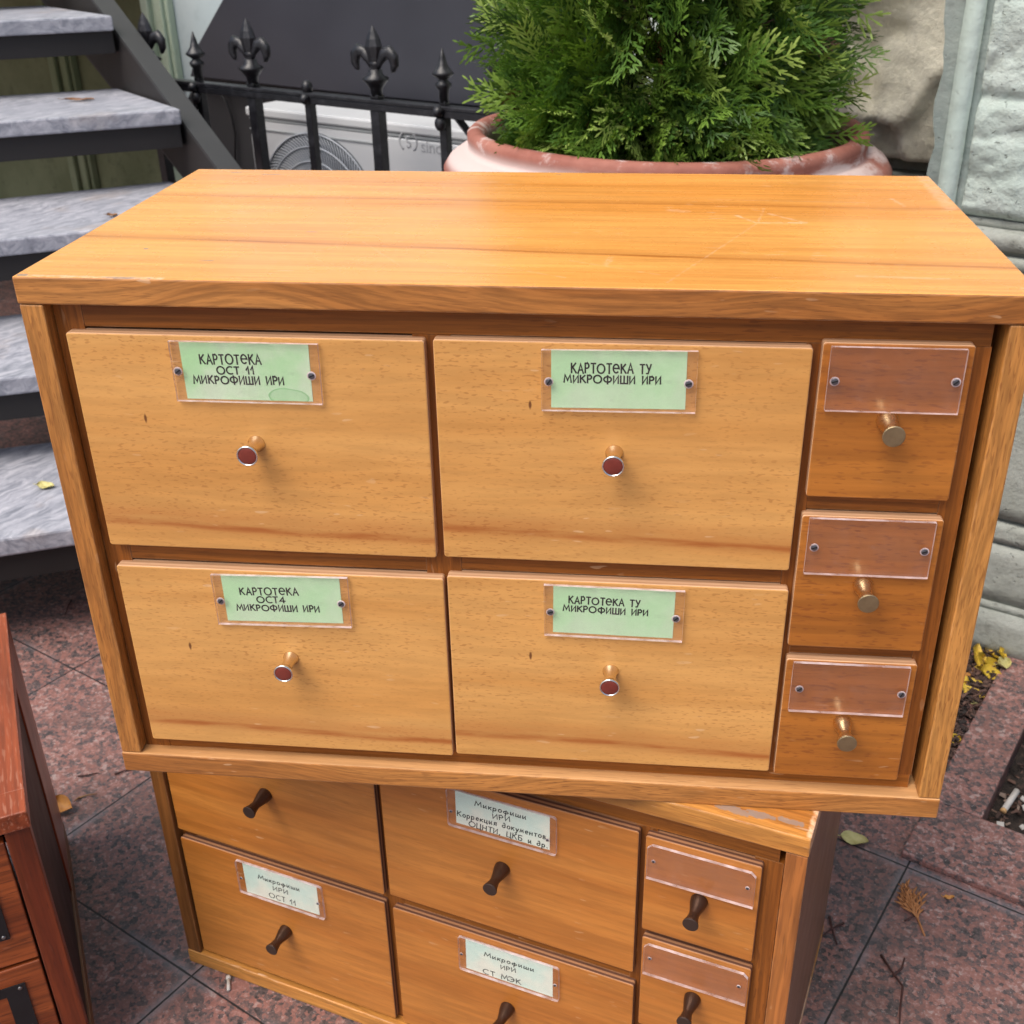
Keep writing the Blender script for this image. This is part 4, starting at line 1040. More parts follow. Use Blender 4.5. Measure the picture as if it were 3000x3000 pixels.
# ---------------------------------------------------------------- iron fence
def ironmat():
    t = NT('black painted iron')
    p = t.obj()
    n = t.noise(p, 60.0, 5.0, 0.65)
    col = t.mix(t.ss(n, 0.45, 0.72), (0.006, 0.006, 0.008), (0.018, 0.018, 0.022))
    wear = t.ss(t.noise(p, 170.0, 4.0, 0.7), 0.64, 0.74)
    col = t.mix(t.m('MULTIPLY', wear, 0.4), col, (0.16, 0.155, 0.155))
    return t.done(t.pbsdf(col, t.m('MULTIPLY_ADD', n, 0.3, 0.24), 0.0, t.bump(n, 0.5, 0.003)))
M['iron'] = ironmat()
FV = 1.42
fence = thing('iron_fence', 'black wrought iron fence with fleur de lis and spear finials beside the steps', 'fence', uv(-1.55, FV), UA)
def F(u): return u + 1.55
b = MB()
b.box(F(-1.66), F(-0.50), -0.016, 0.010, 0.686, 0.694); b.box(F(-1.66), F(-0.50), -0.014, -0.008, 0.672, 0.6858)
b.build('top_rail', [M['iron']], fence, bevel=0.0015)
b = MB(); b.box(F(-1.66), F(-0.50), -0.010, 0.010, 0.10, 0.112); b.build('bottom_rail', [M['iron']], fence, bevel=0.0015)
b = MB(); b.tube([(F(-0.742), 0.02, 0.672), (F(-0.62), 0.03, 0.545), (F(-0.55), 0.035, 0.46)], [0.0085, 0.0085, 0.0085], 4, smooth=False); b.build('brace', [M['iron']], fence)
def fleur(u, s, zb, par):
    m = MB((u, 0, 0))
    m.lathe([(0.011 * s, 0.0), (0.013 * s, 0.014), (0.020 * s, 0.024), (0.026 * s, 0.030), (0.0265 * s, 0.034), (0.015 * s, 0.040), (0.013 * s, 0.050)], (u, 0, zb), 'z', 14)
    m.tube([(u, 0, zb + 0.046 * s), (u, 0, zb + 0.062 * s), (u, 0, zb + 0.076 * s), (u, 0, zb + 0.092 * s), (u, 0, zb + 0.106 * s), (u, 0, zb + 0.120 * s), (u, 0, zb + 0.130 * s)],
           [0.010, 0.013, 0.0175, 0.021, 0.0165, 0.0085, 0.001], 8, flat=(1, 0.6, 1), smooth=False)
    for sd in (-1, 1):
        pp = [(0.004, 0.050), (0.014, 0.066), (0.027, 0.080), (0.040, 0.083), (0.049, 0.074), (0.051, 0.060), (0.046, 0.050), (0.042, 0.046)]
        m.tube([(u + sd * a * s, 0, zb + c_ * s) for a, c_ in pp], [0.006, 0.009, 0.012, 0.0135, 0.0125, 0.010, 0.006, 0.001], 8, flat=(1, 0.7, 1))
    m.ball((u, 0, zb + 0.060 * s), 0.010 * s, (1.4, 0.9, 0.8))
    return m.build('finial', [M['iron']], par, loc=(0, 0, 0))
def spear(u, zb, par):
    m = MB((u, 0, 0))
    m.lathe([(0.009, 0.0), (0.010, 0.022), (0.015, 0.028), (0.016, 0.034), (0.010, 0.039), (0.009, 0.042), (0.019, 0.049), (0.0215, 0.052), (0.018, 0.056), (0.010, 0.066), (0.0055, 0.082), (0.0012, 0.097)], (u, 0, zb), 'z', 16)
    return m.build('finial', [M['iron']], par, loc=(0, 0, 0))
for (u, kind) in ((-1.600, 'fleur'), (-1.443, 'spear'), (-1.273, 'fleur'), (-1.110, 'stub'), (-0.924, 'fleur'), (-0.754, 'spear'), (-0.585, 'fleur')):
    x = F(u)
    b = MB((x, 0, 0))
    h = 0.0115 if kind == 'fleur' else 0.0085
    b.box(x - h, x + h, -h, h, 0.0, 0.6855); 
    if kind != 'stub': b.box(x - h * .9, x + h * .9, -h * .9, h * .9, 0.6945, 0.702)
    bar = b.build('baluster', [M['iron']], fence, bevel=0.0012)
    if kind == 'fleur': fleur(x, 1.0, 0.699, bar)
    elif kind == 'spear':
        spear(x, 0.699, bar)
        m = MB((x, 0, 0)); m.ball((x, -0.020, 0.684), 0.011); m.ball((x, -0.016, 0.662), 0.012, (1, .8, 1.2)); m.build('rosette', [M['iron']], bar, loc=(0, 0, 0))
        if u < -1.2:
            m = MB((x, 0, 0)); m.tube([(x - 0.012, -0.012, 0.672), (x - 0.020, -0.013, 0.645), (x - 0.020, -0.013, 0.622), (x - 0.008, -0.012, 0.598)], [0.006, 0.017, 0.014, 0.001], 8, flat=(1, .5, 1)); m.build('pendant_leaf', [M['iron']], bar, loc=(0, 0, 0))
    else:
        m = MB((x, 0, 0)); m.ball((x - 0.004, 0, 0.703), 0.012, (1, 1, 1.2)); m.ball((x + 0.004, -0.018, 0.682), 0.011); m.build('knop', [M['iron']], bar, loc=(0, 0, 0))

# ---------------------------------------------------------------- outdoor staircase
def marble():
    t = NT('grey veined marble')
    p = t.obj()
    d = t.noise(p, 5.0, 4.0, 0.6)
    q = t.vm('ADD', p, t.vm('SCALE', t.comb(d, t.noise(p, 6.0, 3.0), d), (0, 0, 0), 0.12))
    rot = t.n('ShaderNodeMapping'); t.put(rot.inputs['Vector'], q); rot.inputs['Rotation'].default_value = (0.2, 0.3, 0.7); rot.inputs['Scale'].default_value = (85, 15, 60)
    n = t.noise(rot.outputs[0], 1.0, 5.0, 0.62, 0.6)
    col = t.ramp(n, [(0.26, (0.15, 0.16, 0.19)), (0.42, (0.27, 0.28, 0.32)), (0.56, (0.38, 0.385, 0.43)), (0.72, (0.52, 0.515, 0.55))])
    f = t.noise(p, 190.0, 3.0, 0.6)
    k = t.m('MULTIPLY_ADD', f, 0.3, 0.85)
    col = t.mix(1.0, col, t.comb(k, k, k), 'MULTIPLY')
    st = t.ss(t.noise(p, 9.0, 3.0), 0.60, 0.72)
    col = t.mix(t.m('MULTIPLY', st, 0.3), col, (0.34, 0.26, 0.20))
    return t.done(t.pbsdf(col, t.m('MULTIPLY_ADD', f, 0.2, 0.32), 0, t.bump(n, 0.1, 0.002)))
M['marble'] = marble()
M['stair_metal'] = plain('dark stair steel', (0.012, 0.010, 0.010), 0.6, 0, 0.4, 14)
M['stair_grey'] = plain('grey painted steel flange', (0.032, 0.032, 0.033), 0.55, 0, 0.25, 10)
stairs = thing('staircase', 'open outdoor staircase of grey marble treads on a dark steel frame', 'staircase', uv(-0.9, 0.7), UA)
def L2(p): return (p[0] + 0.9, p[1] - 0.7)
treads = [(0.200, (-0.825, 0.383), (-0.470, 0.845), (-0.770, 1.030), (-1.125, 0.584)),
          (0.357, (-1.029, 0.561), (-0.690, 0.990), (-1.060, 1.130), (-1.328, 0.761)),
          (0.514, (-1.252, 0.750), (-1.000, 1.130), (-1.381, 1.249), (-1.551, 0.951)),
          (0.670, (-1.488, 0.949), (-1.301, 1.238), (-1.668, 1.373), (-1.803, 1.160)),
          (0.827, (-1.728, 1.150), (-1.612, 1.348), (-2.020, 1.462), (-2.095, 1.330)),
          (0.984, (-1.980, 1.300), (-1.92, 1.44), (-2.30, 1.57), (-2.36, 1.47))]
for (z, fl, frr, br, bl) in treads:
    fl, frr, br, bl = [Vector(p) for p in (fl, frr, br, bl)]
    e1 = (fl - frr).normalized() * 0.42; e2 = (bl - br).normalized() * 0.42
    fl2, bl2 = fl + e1, bl + e2
    b = MB((0, 0, z - 0.031))
    b.prism([L2(p) for p in (fl2, frr, br, bl2)], z - 0.031, z, 'z')
    b.build('tread', [M['marble']], stairs, bevel=0.004)
    # steel angle under the nosing and a bearer under the back
    n_ = Vector(((fl - frr).y, -(fl - frr).x)).normalized()
    if n_.dot(bl - fl) < 0: n_ = -n_
    b = MB((0, 0, z - 0.08))
    a0, a1 = fl2 + n_ * 0.012, frr + n_ * 0.012 + (fl - frr).normalized() * 0.004
    b.prism([L2(p) for p in (a0, a1, a1 + n_ * 0.05, a0 + n_ * 0.05)], z - 0.078, z - 0.0315, 'z')
    c0, c1 = bl2 - n_ * 0.06, br - n_ * 0.06 + (bl - br).normalized() * 0.03
    b.prism([L2(p) for p in (c0, c1, c1 + n_ * 0.04, c0 + n_ * 0.04)], z - 0.060, z - 0.0315, 'z')
    b.build('tread_bearer', [M['stair_metal']], stairs, bevel=0.001)
b = MB((0, 0, 1.1)); b.prism([L2(p) for p in ((-2.25, 1.36), (-2.16, 1.62), (-2.2, 1.90), (-4.2, 1.90), (-4.2, 0.6), (-2.6, 0.6))], 1.09, 1.13, 'z'); b.build('added_landing', [M['marble']], stairs, bevel=0.004)  # unseen slab added at the stair head to shade the wall below
# stringers: a C channel standing on edge at the right ends of the treads, and a plain one at the left
def stringer(p0, slope, s0, s1, o0, o1, depth, parent, z_mid=0.718, s_mid=-0.198):
    dr = Vector((0.942, -0.335)); nn = Vector((0.335, 0.942))
    def Z(s): return max(z_mid - slope * (s - s_mid), 0.0)
    def pt(s, o): q = Vector(p0) + dr * s + nn * o; return L2(q)
    def bar(mb, s0, s1, oa, ob, ta, tb, mi):
        vs = []
        for s in (s0, s1):
            for (o, dz) in ((oa, ta), (ob, ta), (ob, tb), (oa, tb)):
                x, y = pt(s, o); vs.append((x, y, max(Z(s) - dz, 0.001)))
        mb.add(vs, [(0, 1, 2, 3), (7, 6, 5, 4), (0, 4, 5, 1), (1, 5, 6, 2), (2, 6, 7, 3), (3, 7, 4, 0)], mi)
    b = MB()
    bar(b, s0, s1, o0, o1, 0.0, 0.009, 1)
    bar(b, s0, s1, o0, o0 + 0.008, 0.0095, depth - 0.0095, 0)
    bar(b, s0, s1, o0, o1, depth - 0.009, depth, 1)
    return b.build('stringer', [M['stair_metal'], M['stair_grey']], parent, bevel=0.0)
stringer((-1.2905, 1.2334), 0.46, -1.30, 1.30, 0.010, 0.056, 0.25, stairs)
stringer((-1.2905 - 0.48, 1.2334 - 0.75), 0.46, -1.30, 0.9, -0.12, -0.075, 0.22, stairs)

# ---------------------------------------------------------------- planter
def terracotta():
    t = NT('terracotta with lime bloom')
    p = t.obj()
    x, y, z = t.xyz(p)
    n = t.noise(p, 9.0, 5.0, 0.65)
    col = t.mix(t.ss(n, 0.3, 0.7), (0.36, 0.150, 0.110), (0.25, 0.084, 0.060))
    sm = t.noise(p, 45.0, 4.0, 0.7)
    k = t.m('MULTIPLY_ADD', sm, 0.4, 0.8)
    col = t.mix(1.0, col, t.comb(k, k, k), 'MULTIPLY')
    zone = t.m('MULTIPLY', t.ss(z, 0.702, 0.716), t.m('SUBTRACT', 1.0, t.ss(z, 0.728, 0.746)))
    side = t.m('MULTIPLY_ADD', t.ss(x, 0.10, -0.22), 0.38, 0.0)
    nn = t.m('ADD', t.m('MULTIPLY', t.noise(t.comb(t.m('MULTIPLY', x, 8.0), t.m('MULTIPLY', y, 8.0), t.m('MULTIPLY', z, 30.0)), 1.0, 5.0, 0.65), 1.0), side)
    lime = t.m('MULTIPLY', zone, t.ss(nn, 0.48, 0.68))
    top = t.m('MULTIPLY', t.ss(t.noise(p, 22.0, 5.0, 0.7), 0.52, 0.68), t.m('MULTIPLY', t.ss(z, 0.69, 0.73), 0.75))
    col = t.mix(t.m('MAXIMUM', t.m('MULTIPLY', lime, 0.85), top), col, (0.60, 0.50, 0.47))
    return t.done(t.pbsdf(col, 0.75, 0, t.bump(sm, 0.25, 0.003), 0.3))
M['terracotta'] = terracotta()
PC = Vector((0.4285, 1.0426))
pot = thing('flower_pot', 'large terracotta planter with white lime bloom on its rim, behind the upper cabinet', 'planter', (PC.x, PC.y, 0))
b = MB()
prof = [(0.0, 0.004), (0.17, 0.004), (0.18, 0.02), (0.215, 0.20), (0.255, 0.42), (0.285, 0.56), (0.305, 0.625), (0.317, 0.650), (0.318, 0.664), (0.310, 0.676), (0.296, 0.688), (0.2865, 0.699),
        (0.2850, 0.707), (0.2865, 0.714), (0.286, 0.722), (0.280, 0.7275), (0.271, 0.728), (0.262, 0.722), (0.257, 0.710), (0.258, 0.69), (0.262, 0.66), (0.255, 0.60), (0.0, 0.60)]
n = 96
vs = []; fs = []
prof2 = [(r_ * (1.012 if 0.6 < h_ < 0.68 and r_ > 0.3 else 1), h_ + 0.024 + (0.012 if 0.6 < h_ < 0.69 and r_ > 0.27 else 0) if h_ > 0.4 else h_) for (r_, h_) in prof[1:-1]]
for (r_, h_) in prof2:
    for k in range(n):
        th = 2 * PI * k / n
        w_ = 1 + 0.004 * math.sin(3 * th + 1) + 0.002 * mnoise.noise(Vector((math.cos(th) * 4, math.sin(th) * 4, h_ * 6)))
        vs.append((r_ * w_ * math.cos(th), r_ * w_ * math.sin(th), h_ + 0.002 * math.sin(2 * th)))
for i in range(len(prof2) - 1):
    for k in range(n):
        a = i * n + k; c_ = i * n + (k + 1) % n
        fs.append((a, c_, c_ + n, a + n))
fs.append(tuple(reversed(range(n))))
b.add(vs, fs, 0, True)
b.build('pot_body', [M['terracotta']], pot)
b = MB()
vs = []; fs = []
for i in range(10):
    for k in range(40):
        th = 2 * PI * k / 40; r_ = 0.259 * (i + 0.02) / 9
        vs.append((r_ * math.cos(th), r_ * math.sin(th), 0.682 + 0.012 * mnoise.noise(Vector((r_ * math.cos(th) * 14, r_ * math.sin(th) * 14, 2)))))
for i in range(9):
    for k in range(40):
        a = i * 40 + k; c_ = i * 40 + (k + 1) % 40
        fs.append((a, c_, c_ + 40, a + 40))
b.add(vs, fs, 0, True)
b.build('potting_soil', [M['soil']], pot)

# ---------------------------------------------------------------- thuja
def leafmat():
    t = NT('thuja foliage')
    a = t.n('ShaderNodeAttribute', attribute_name='tint')
    col = t.ramp(a.outputs['Fac'], [(0.0, (0.16, 0.075, 0.028)), (0.06, (0.12, 0.07, 0.025)), (0.10, (0.032, 0.080, 0.018)), (0.42, (0.080, 0.168, 0.024)), (0.72, (0.165, 0.275, 0.036)), (1.0, (0.40, 0.52, 0.13))])
    s1 = t.pbsdf(col, 0.48, spec=0.4)
    tl = t.n('ShaderNodeBsdfTranslucent'); t.put(tl.inputs[0], t.mix(1.0, col, (1.0, 1.1, 0.6), 'MULTIPLY'))
    mx = t.n('ShaderNodeMixShader'); mx.inputs[0].default_value = 0.22; t.put(mx.inputs[1], s1); t.put(mx.inputs[2], tl.outputs[0])
    return t.done(mx.outputs[0])
M['thuja'] = leafmat()
M['bark'] = plain('reddish thuja bark', (0.085, 0.045, 0.028), 0.85, 0, 0.35, 60, 0.5)

def make_spray(seed):
    """a flat thuja frond in the x-y plane, growing along +x, as tapered ribbons; returns verts (n,3), quads, along 0..1"""
    r = np.random.default_rng(seed)
    V = []; Fq = []; AL = []
    def ribbon(p, d, L, w, al, bend):
        d = d / np.linalg.norm(d)
        nrm = np.array([-d[1], d[0], 0.0])
        m = p + d * L * 0.5 + nrm * bend * L * 0.5
        e = p + d * L + nrm * bend * L
        z = r.normal(0, 0.0012)
        b0 = len(V)
        V.extend([p + nrm * w * 0.35, p - nrm * w * 0.35, m - nrm * w * 0.5 + [0, 0, z], m + nrm * w * 0.5 + [0, 0, z], e - nrm * w * 0.16 + [0, 0, 2 * z], e + nrm * w * 0.16 + [0, 0, 2 * z]])
        Fq.extend([(b0, b0 + 1, b0 + 2, b0 + 3), (b0 + 3, b0 + 2, b0 + 4, b0 + 5)])
        AL.extend([al, al, al + .1, al + .1, al + .25, al + .25])
        return m, e
    L = r.uniform(0.075, 0.115)
    axis = r.normal(0, 0.12)
    n = 9
    p = np.array([0.0, 0.0, 0.0]); d = np.array([1.0, 0.0, 0.0])
    sd = 1
    for i in range(n):
        t_ = i / n
        a = axis * t_
        d = np.array([math.cos(a), math.sin(a), 0.0])
        _, e = ribbon(p, d, L / n * 1.25, 0.0030 * (1 - 0.4 * t_), t_ * 0.6, 0)
        sl = (0.050 * (1 - t_) ** 0.8 + 0.012) * r.uniform(0.75, 1.1) * (0.55 if i == 0 else 1)
        for s_ in ((sd,) if r.random() < 0.5 else (sd, -sd)):
            ang = a + s_ * r.uniform(0.55, 0.8)
            d2 = np.array([math.cos(ang), math.sin(ang), r.normal(0, 0.06)])
            k = max(2, int(sl / 0.0085))
            q = p.copy(); s2 = 1
            for j in range(k):
                tj = j / k
                ang2 = ang - s_ * 0.25 * tj
                dd = np.array([math.cos(ang2), math.sin(ang2), d2[2]])
                _, e2 = ribbon(q, dd, sl / k * 1.25, 0.0030 * (1 - 0.25 * tj), t_ * 0.5 + tj * 0.3, 0)
                if j > 0:
                    for s3 in (s2, -s2):
                        if r.random() < 0.8:
                            a3 = ang2 + s3 * r.uniform(0.45, 0.7)
                            ribbon(q, np.array([math.cos(a3), math.sin(a3), r.normal(0, 0.1)]), r.uniform(0.008, 0.016) * (1 - 0.3 * tj), 0.0029, t_ * 0.5 + 0.3, -s3 * 0.2)
                q = q + dd / np.linalg.norm(dd) * sl / k; s2 = -s2
            ribbon(q, dd, 0.008, 0.0028, 0.8, 0)
        p = p + d * L / n; sd = -sd
    ribbon(p, d, 0.011, 0.003, 0.8, 0)
    V = np.array(V); V[:, 2] -= 1.4 * V[:, 0] ** 2       # the frond droops towards its tip
    return V, np.array(Fq), np.array(AL)
SPR = [make_spray(s) for s in range(10)]
def crown_r(z):          # crown radius at height z
    if z < 0.74: return 0.222
    if z < 0.84: return 0.222 + 0.020 * (z - 0.74) / 0.10
    if z < 1.05: return 0.242
    return max(0.02, 0.242 * (1 - ((z - 1.05) / 0.52) ** 1.5))
av, af, at_ = [], [], []
base = 0
def put(pos, d, roll, sc, tint, kind=None):
    global base
    V, Fq, AL = SPR[rng.integers(len(SPR))]
    x = d / np.linalg.norm(d)
    side = np.cross(np.array([0, 0, 1.0]), x); side /= (np.linalg.norm(side) + 1e-9)
    upv = np.cross(x, side)
    y = upv * math.cos(roll) + side * math.sin(roll)
    z = np.cross(x, y)
    P = V * sc
    av.append(pos + P[:, :1] * x + P[:, 1:2] * y + P[:, 2:] * z)
    af.append(Fq + base); base += len(V)
    at_.append(np.clip(tint + 0.22 * (AL - 0.4) * (tint > 0.1), 0, 1))
NSP = 3300
for i in range(NSP):
    z = 0.690 + (rng.random() ** 1.15) * 0.87
    th = rng.random() * 2 * PI
    if rng.random() < 0.30: th = -PI / 2 + rng.normal(0, 0.9)           # a little denser towards the street
    rr = crown_r(z)
    lump = 1 + 0.10 * mnoise.noise(Vector((math.cos(th) * 2.6, math.sin(th) * 2.6, z * 6))) + 0.05 * mnoise.noise(Vector((math.cos(th) * 7, math.sin(th) * 7, z * 16)))
    gap = mnoise.noise(Vector((math.cos(th) * 4.5, math.sin(th) * 4.5, z * 9 + 31)))
    f = 1 - abs(rng.normal(0, 0.20))
    if gap > 0.18 and f > 0.62: continue
    f = max(f, 0.25)
    r_ = max(rr * lump * f - 0.062, 0.02)
    rad = np.array([math.cos(th), math.sin(th), 0.0])
    lowk = max(0.0, (0.85 - z) / 0.2)
    d = rad * rng.uniform(0.5, 1.0) + np.array([0, 0, rng.normal(0.18 - 0.32 * min(lowk, 1), 0.45)]) + rng.normal(0, 0.28, 3)
    tint = np.clip(rng.normal(0.46, 0.19), 0.11, 0.95)
    if rng.random() < 0.09: tint = rng.uniform(0.75, 1.0)
    if f < 0.6 and rng.random() < 0.25: tint = rng.uniform(0.0, 0.06)
    elif rng.random() < 0.02: tint = rng.uniform(0.0, 0.06)
    pos = rad * r_ + np.array([0, 0, z])
    put(pos, d, rng.normal(0, 0.7), rng.uniform(0.70, 1.10), tint)
for i in range(120):     # fronds that hang over the rim in front
    th = -PI / 2 + rng.normal(-0.10, 0.55) if i < 110 else rng.random() * 2 * PI
    rad = np.array([math.cos(th), math.sin(th), 0.0])
    pos = rad * rng.uniform(0.13, 0.195) + np.array([0, 0, rng.uniform(0.75, 0.81)])
    d = rad * 1.0 + np.array([0, 0, rng.uniform(-0.65, 0.05)]) + rng.normal(0, 0.22, 3)
    put(pos, d, rng.normal(0, 1.0), rng.uniform(0.75, 1.05), np.clip(rng.normal(0.5, 0.2), 0.11, 1.0))
AV = np.concatenate(av); AF = np.concatenate(af); AT = np.concatenate(at_)
thj = thing('thuja_shrub', 'dense green thuja conifer growing out of the terracotta planter', 'shrub', (PC.x, PC.y, 0.68))
me = bpy.data.meshes.new('crown')
me.vertices.add(len(AV)); me.vertices.foreach_set('co', (AV - np.array([0, 0, 0.68])).astype(np.float32).ravel())
me.loops.add(AF.size); me.loops.foreach_set('vertex_index', AF.astype(np.int32).ravel())
me.polygons.add(len(AF)); me.polygons.foreach_set('loop_start', np.arange(0, AF.size, 4, dtype=np.int32))
me.update(calc_edges=True); me.validate()
at = me.attributes.new('tint', 'FLOAT', 'POINT'); at.data.foreach_set('value', AT.astype(np.float32))
me.materials.append(M['thuja'])
link(bpy.data.objects.new('crown', me), thj)
b = MB(); b.tube([(0, 0, -0.01), (0.004, 0.003, 0.3), (-0.004, 0.0, 0.6), (0, 0, 1.0)], [0.020, 0.016, 0.010, 0.003], 10); b.build('trunk', [M['bark']], thj)
b = MB()
for i in range(320):
    z = random.uniform(0.0, 0.85); th = random.uniform(0, 2 * PI); rr = crown_r(z + 0.66) * random.uniform(0.55, 0.86)
    pp = [(0, 0, z)]
    for q in (0.35, 0.7, 1.0):
        th2 = th + random.gauss(0, 0.12)
        pp.append((rr * q * math.cos(th2), rr * q * math.sin(th2), z + 0.10 * q + random.gauss(0.0, 0.012)))
    b.tube(pp, [0.004, 0.0028, 0.0018, 0.0008], 5)
b.build('twigs', [M['bark']], thj)

# ---------------------------------------------------------------- fallen leaves, twigs and litter
def leafcol(name, c1, c2):
    t = NT(name)
    p = t.obj()
    n = t.noise(p, 90.0, 4.0, 0.6)
    col = t.mix(t.ss(n, 0.35, 0.7), c1, c2)
    br = t.ss(t.noise(p, 55.0, 3.0), 0.62, 0.72)
    col = t.mix(t.m('MULTIPLY', br, 0.5), col, (0.22, 0.10, 0.03))
    return t.done(t.pbsdf(col, 0.6))
M['leaf_y'] = leafcol('yellow leaf', (0.62, 0.43, 0.035), (0.52, 0.33, 0.03))
M['leaf_o'] = leafcol('orange leaf', (0.52, 0.24, 0.05), (0.40, 0.17, 0.04))
M['leaf_g'] = leafcol('olive leaf', (0.56, 0.50, 0.21), (0.45, 0.40, 0.14))
M['leaf_b'] = leafcol('dry brown leaf', (0.24, 0.11, 0.035), (0.17, 0.07, 0.025))
def leaf(u, v, z, L, W, ang, mat, label, curl=0.4, tilt=(0, 0), group=None, cat='leaf', lobed=False):
    mb = MB()
    n = 12; m = 6
    vs = []; fs = []
    rr = random.Random(int(u * 9999) + int(v * 7777))
    for i in range(n + 1):
        t_ = i / n
        w = W * math.sin(PI * min(t_ ** 0.8, 1.0)) ** 0.8 * 0.5 + 0.0004
        if lobed: w *= 1 + 0.35 * math.sin(t_ * 14)
        for j in range(-m // 2, m // 2 + 1):
            q = j / (m / 2)
            x = L * (t_ - 0.5); y = w * q
            h = curl * (W * 0.35 * q * q + L * 0.25 * (t_ - 0.5) ** 2) + 0.0012 * math.sin(6 * q + 9 * t_ + rr.random()) + 0.0003
            vs.append((x, y, h))
    k = m + 1
    nn = len(vs)
    for i in range(n):
        for j in range(m):
            a = i * k + j
            fs.append((a, a + 1, a + k + 1, a + k))
    mb.add(vs, fs, 0, True)
    mb.tube([(-L * 0.5, 0, curl * L * .06 + .0006), (-L * 0.62, 0.001, 0.0008), (-L * 0.74, 0.003, 0.0012)], [0.0006, 0.0005, 0.0004], 5)
    o = mb.build('fallen_leaf', [mat], None, loc=uv(u, v, z))
    sol = None
    o.rotation_euler = (tilt[0], tilt[1], UA + ang)
    bm = bmesh.new(); bm.from_mesh(o.data)
    bmesh.ops.recalc_face_normals(bm, faces=bm.faces); bm.to_mesh(o.data); bm.free()
    return tag(o, label, cat, group)
GL = 'fallen leaves on the ground'
leaf(0.418, 0.690, 0.003, 0.034, 0.019, 0.25, M['leaf_g'], 'olive yellow leaf lying alone beside the lower cabinet', 0.45, (0.15, 0.0), GL)
leaf(0.544, 0.661, 0.002, 0.012, 0.005, 0.6, M['leaf_o'], 'tiny orange leaf scrap right of the dried sprig', 0.3, (0, 0), GL)
heap = [(0.446, 1.140, 0.018, .034, .022, 1.6, 'leaf_y', 'broad bright yellow leaf standing upright in the heap by the wall', (1.0, 0.2)),
        (0.460, 1.148, 0.016, .030, .014, 1.2, 'leaf_y', 'slim yellow leaf leaning on the broad one in the heap', (0.8, 0.4)),
        (0.455, 1.178, 0.012, .034, .014, 2.3, 'leaf_y', 'yellow leaf at the foot of the wall, farthest in the heap', (0.4, 0.2)),
        (0.476, 1.162, 0.014, .032, .015, 1.3, 'leaf_g', 'pale olive leaf resting against the kerb', (0.6, 0.3)),
        (0.452, 1.112, 0.006, .026, .012, 0.1, 'leaf_b', 'dry brown leaf in the middle of the heap', (0.2, 0.1)),
        (0.440, 1.100, 0.008, .030, .016, 0.9, 'leaf_o', 'orange leaf at the left of the heap', (0.3, 0.2)),
        (0.456, 1.070, 0.006, .034, .015, 0.2, 'leaf_y', 'curled yellow leaf in front of the heap', (0.4, 0.1)),
        (0.468, 1.055, 0.004, .018, .010, 1.4, 'leaf_g', 'small olive leaf touching the kerb edge', (0.2, 0.3)),
        (0.440, 1.010, 0.004, .022, .010, 0.0, 'leaf_o', 'orange leaf between heap and cabinet', (0.1, 0.2)),
        (0.452, 0.975, 0.004, .018, .009, 1.7, 'leaf_b', 'small brown leaf beside the kerb', (0.3, 0.0)),
        (0.462, 0.950, 0.005, .026, .014, 1.0, 'leaf_y', 'yellow leaf near the kerb corner, half way along', (0.4, 0.3)),
        (0.448, 0.870, 0.004, .022, .011, 1.2, 'leaf_o', 'orange leaf nearest the upper cabinet side', (0.3, 0.1)),
        (0.447, 1.128, 0.004, .030, .016, 2.6, 'leaf_b', 'brown leaf crushed under the broad yellow leaf', (0.1, 0.1)),
        (0.436, 1.158, 0.016, .036, .022, 1.9, 'leaf_y', 'large yellow leaf at the back left of the heap, half behind the cabinet side', (0.9, -0.2)),
        (0.466, 1.128, 0.012, .030, .017, 0.7, 'leaf_y', 'cupped yellow leaf at the right of the heap', (0.6, 0.4)),
        (0.447, 1.088, 0.008, .034, .018, 0.4, 'leaf_y', 'flat yellow leaf spilling forward from the heap', (0.25, 0.1)),
        (0.468, 1.178, 0.020, .028, .015, 1.5, 'leaf_y', 'narrow yellow leaf propped against wall and kerb', (0.9, 0.5))]
for (u, v, z, L, W, a, mk, lb, tl) in heap:
    leaf(u, v, z, L * 1.25, W * 1.3, a, M[mk], lb, 0.5, tl, GL)
leaf(-0.917, 0.529, 0.204, 0.028, 0.018, 0.6, M['leaf_g'], 'dry yellowish leaf lying on the lowest marble tread', 0.4, (0.2, 0.1), GL)
leaf(-1.575, 1.200, 0.6735, 0.060, 0.016, 0.9, M['leaf_b'], 'long dry brown leaf lying on a high marble tread', 0.2, (0.05, 0.05), GL)
leaf(-0.461, 0.180, 0.008, 0.030, 0.024, 0.4, M['leaf_o'], 'crumpled yellowish leaf peeping out beside the reddish cabinet', 0.7, (0.5, 0.2), GL)
leaf(-1.22, 0.97, 0.517, 0.02, 0.012, 0.9, M['leaf_b'], 'small brown scrap of leaf on a middle marble tread', 0.4, (0.1, 0.1), GL)

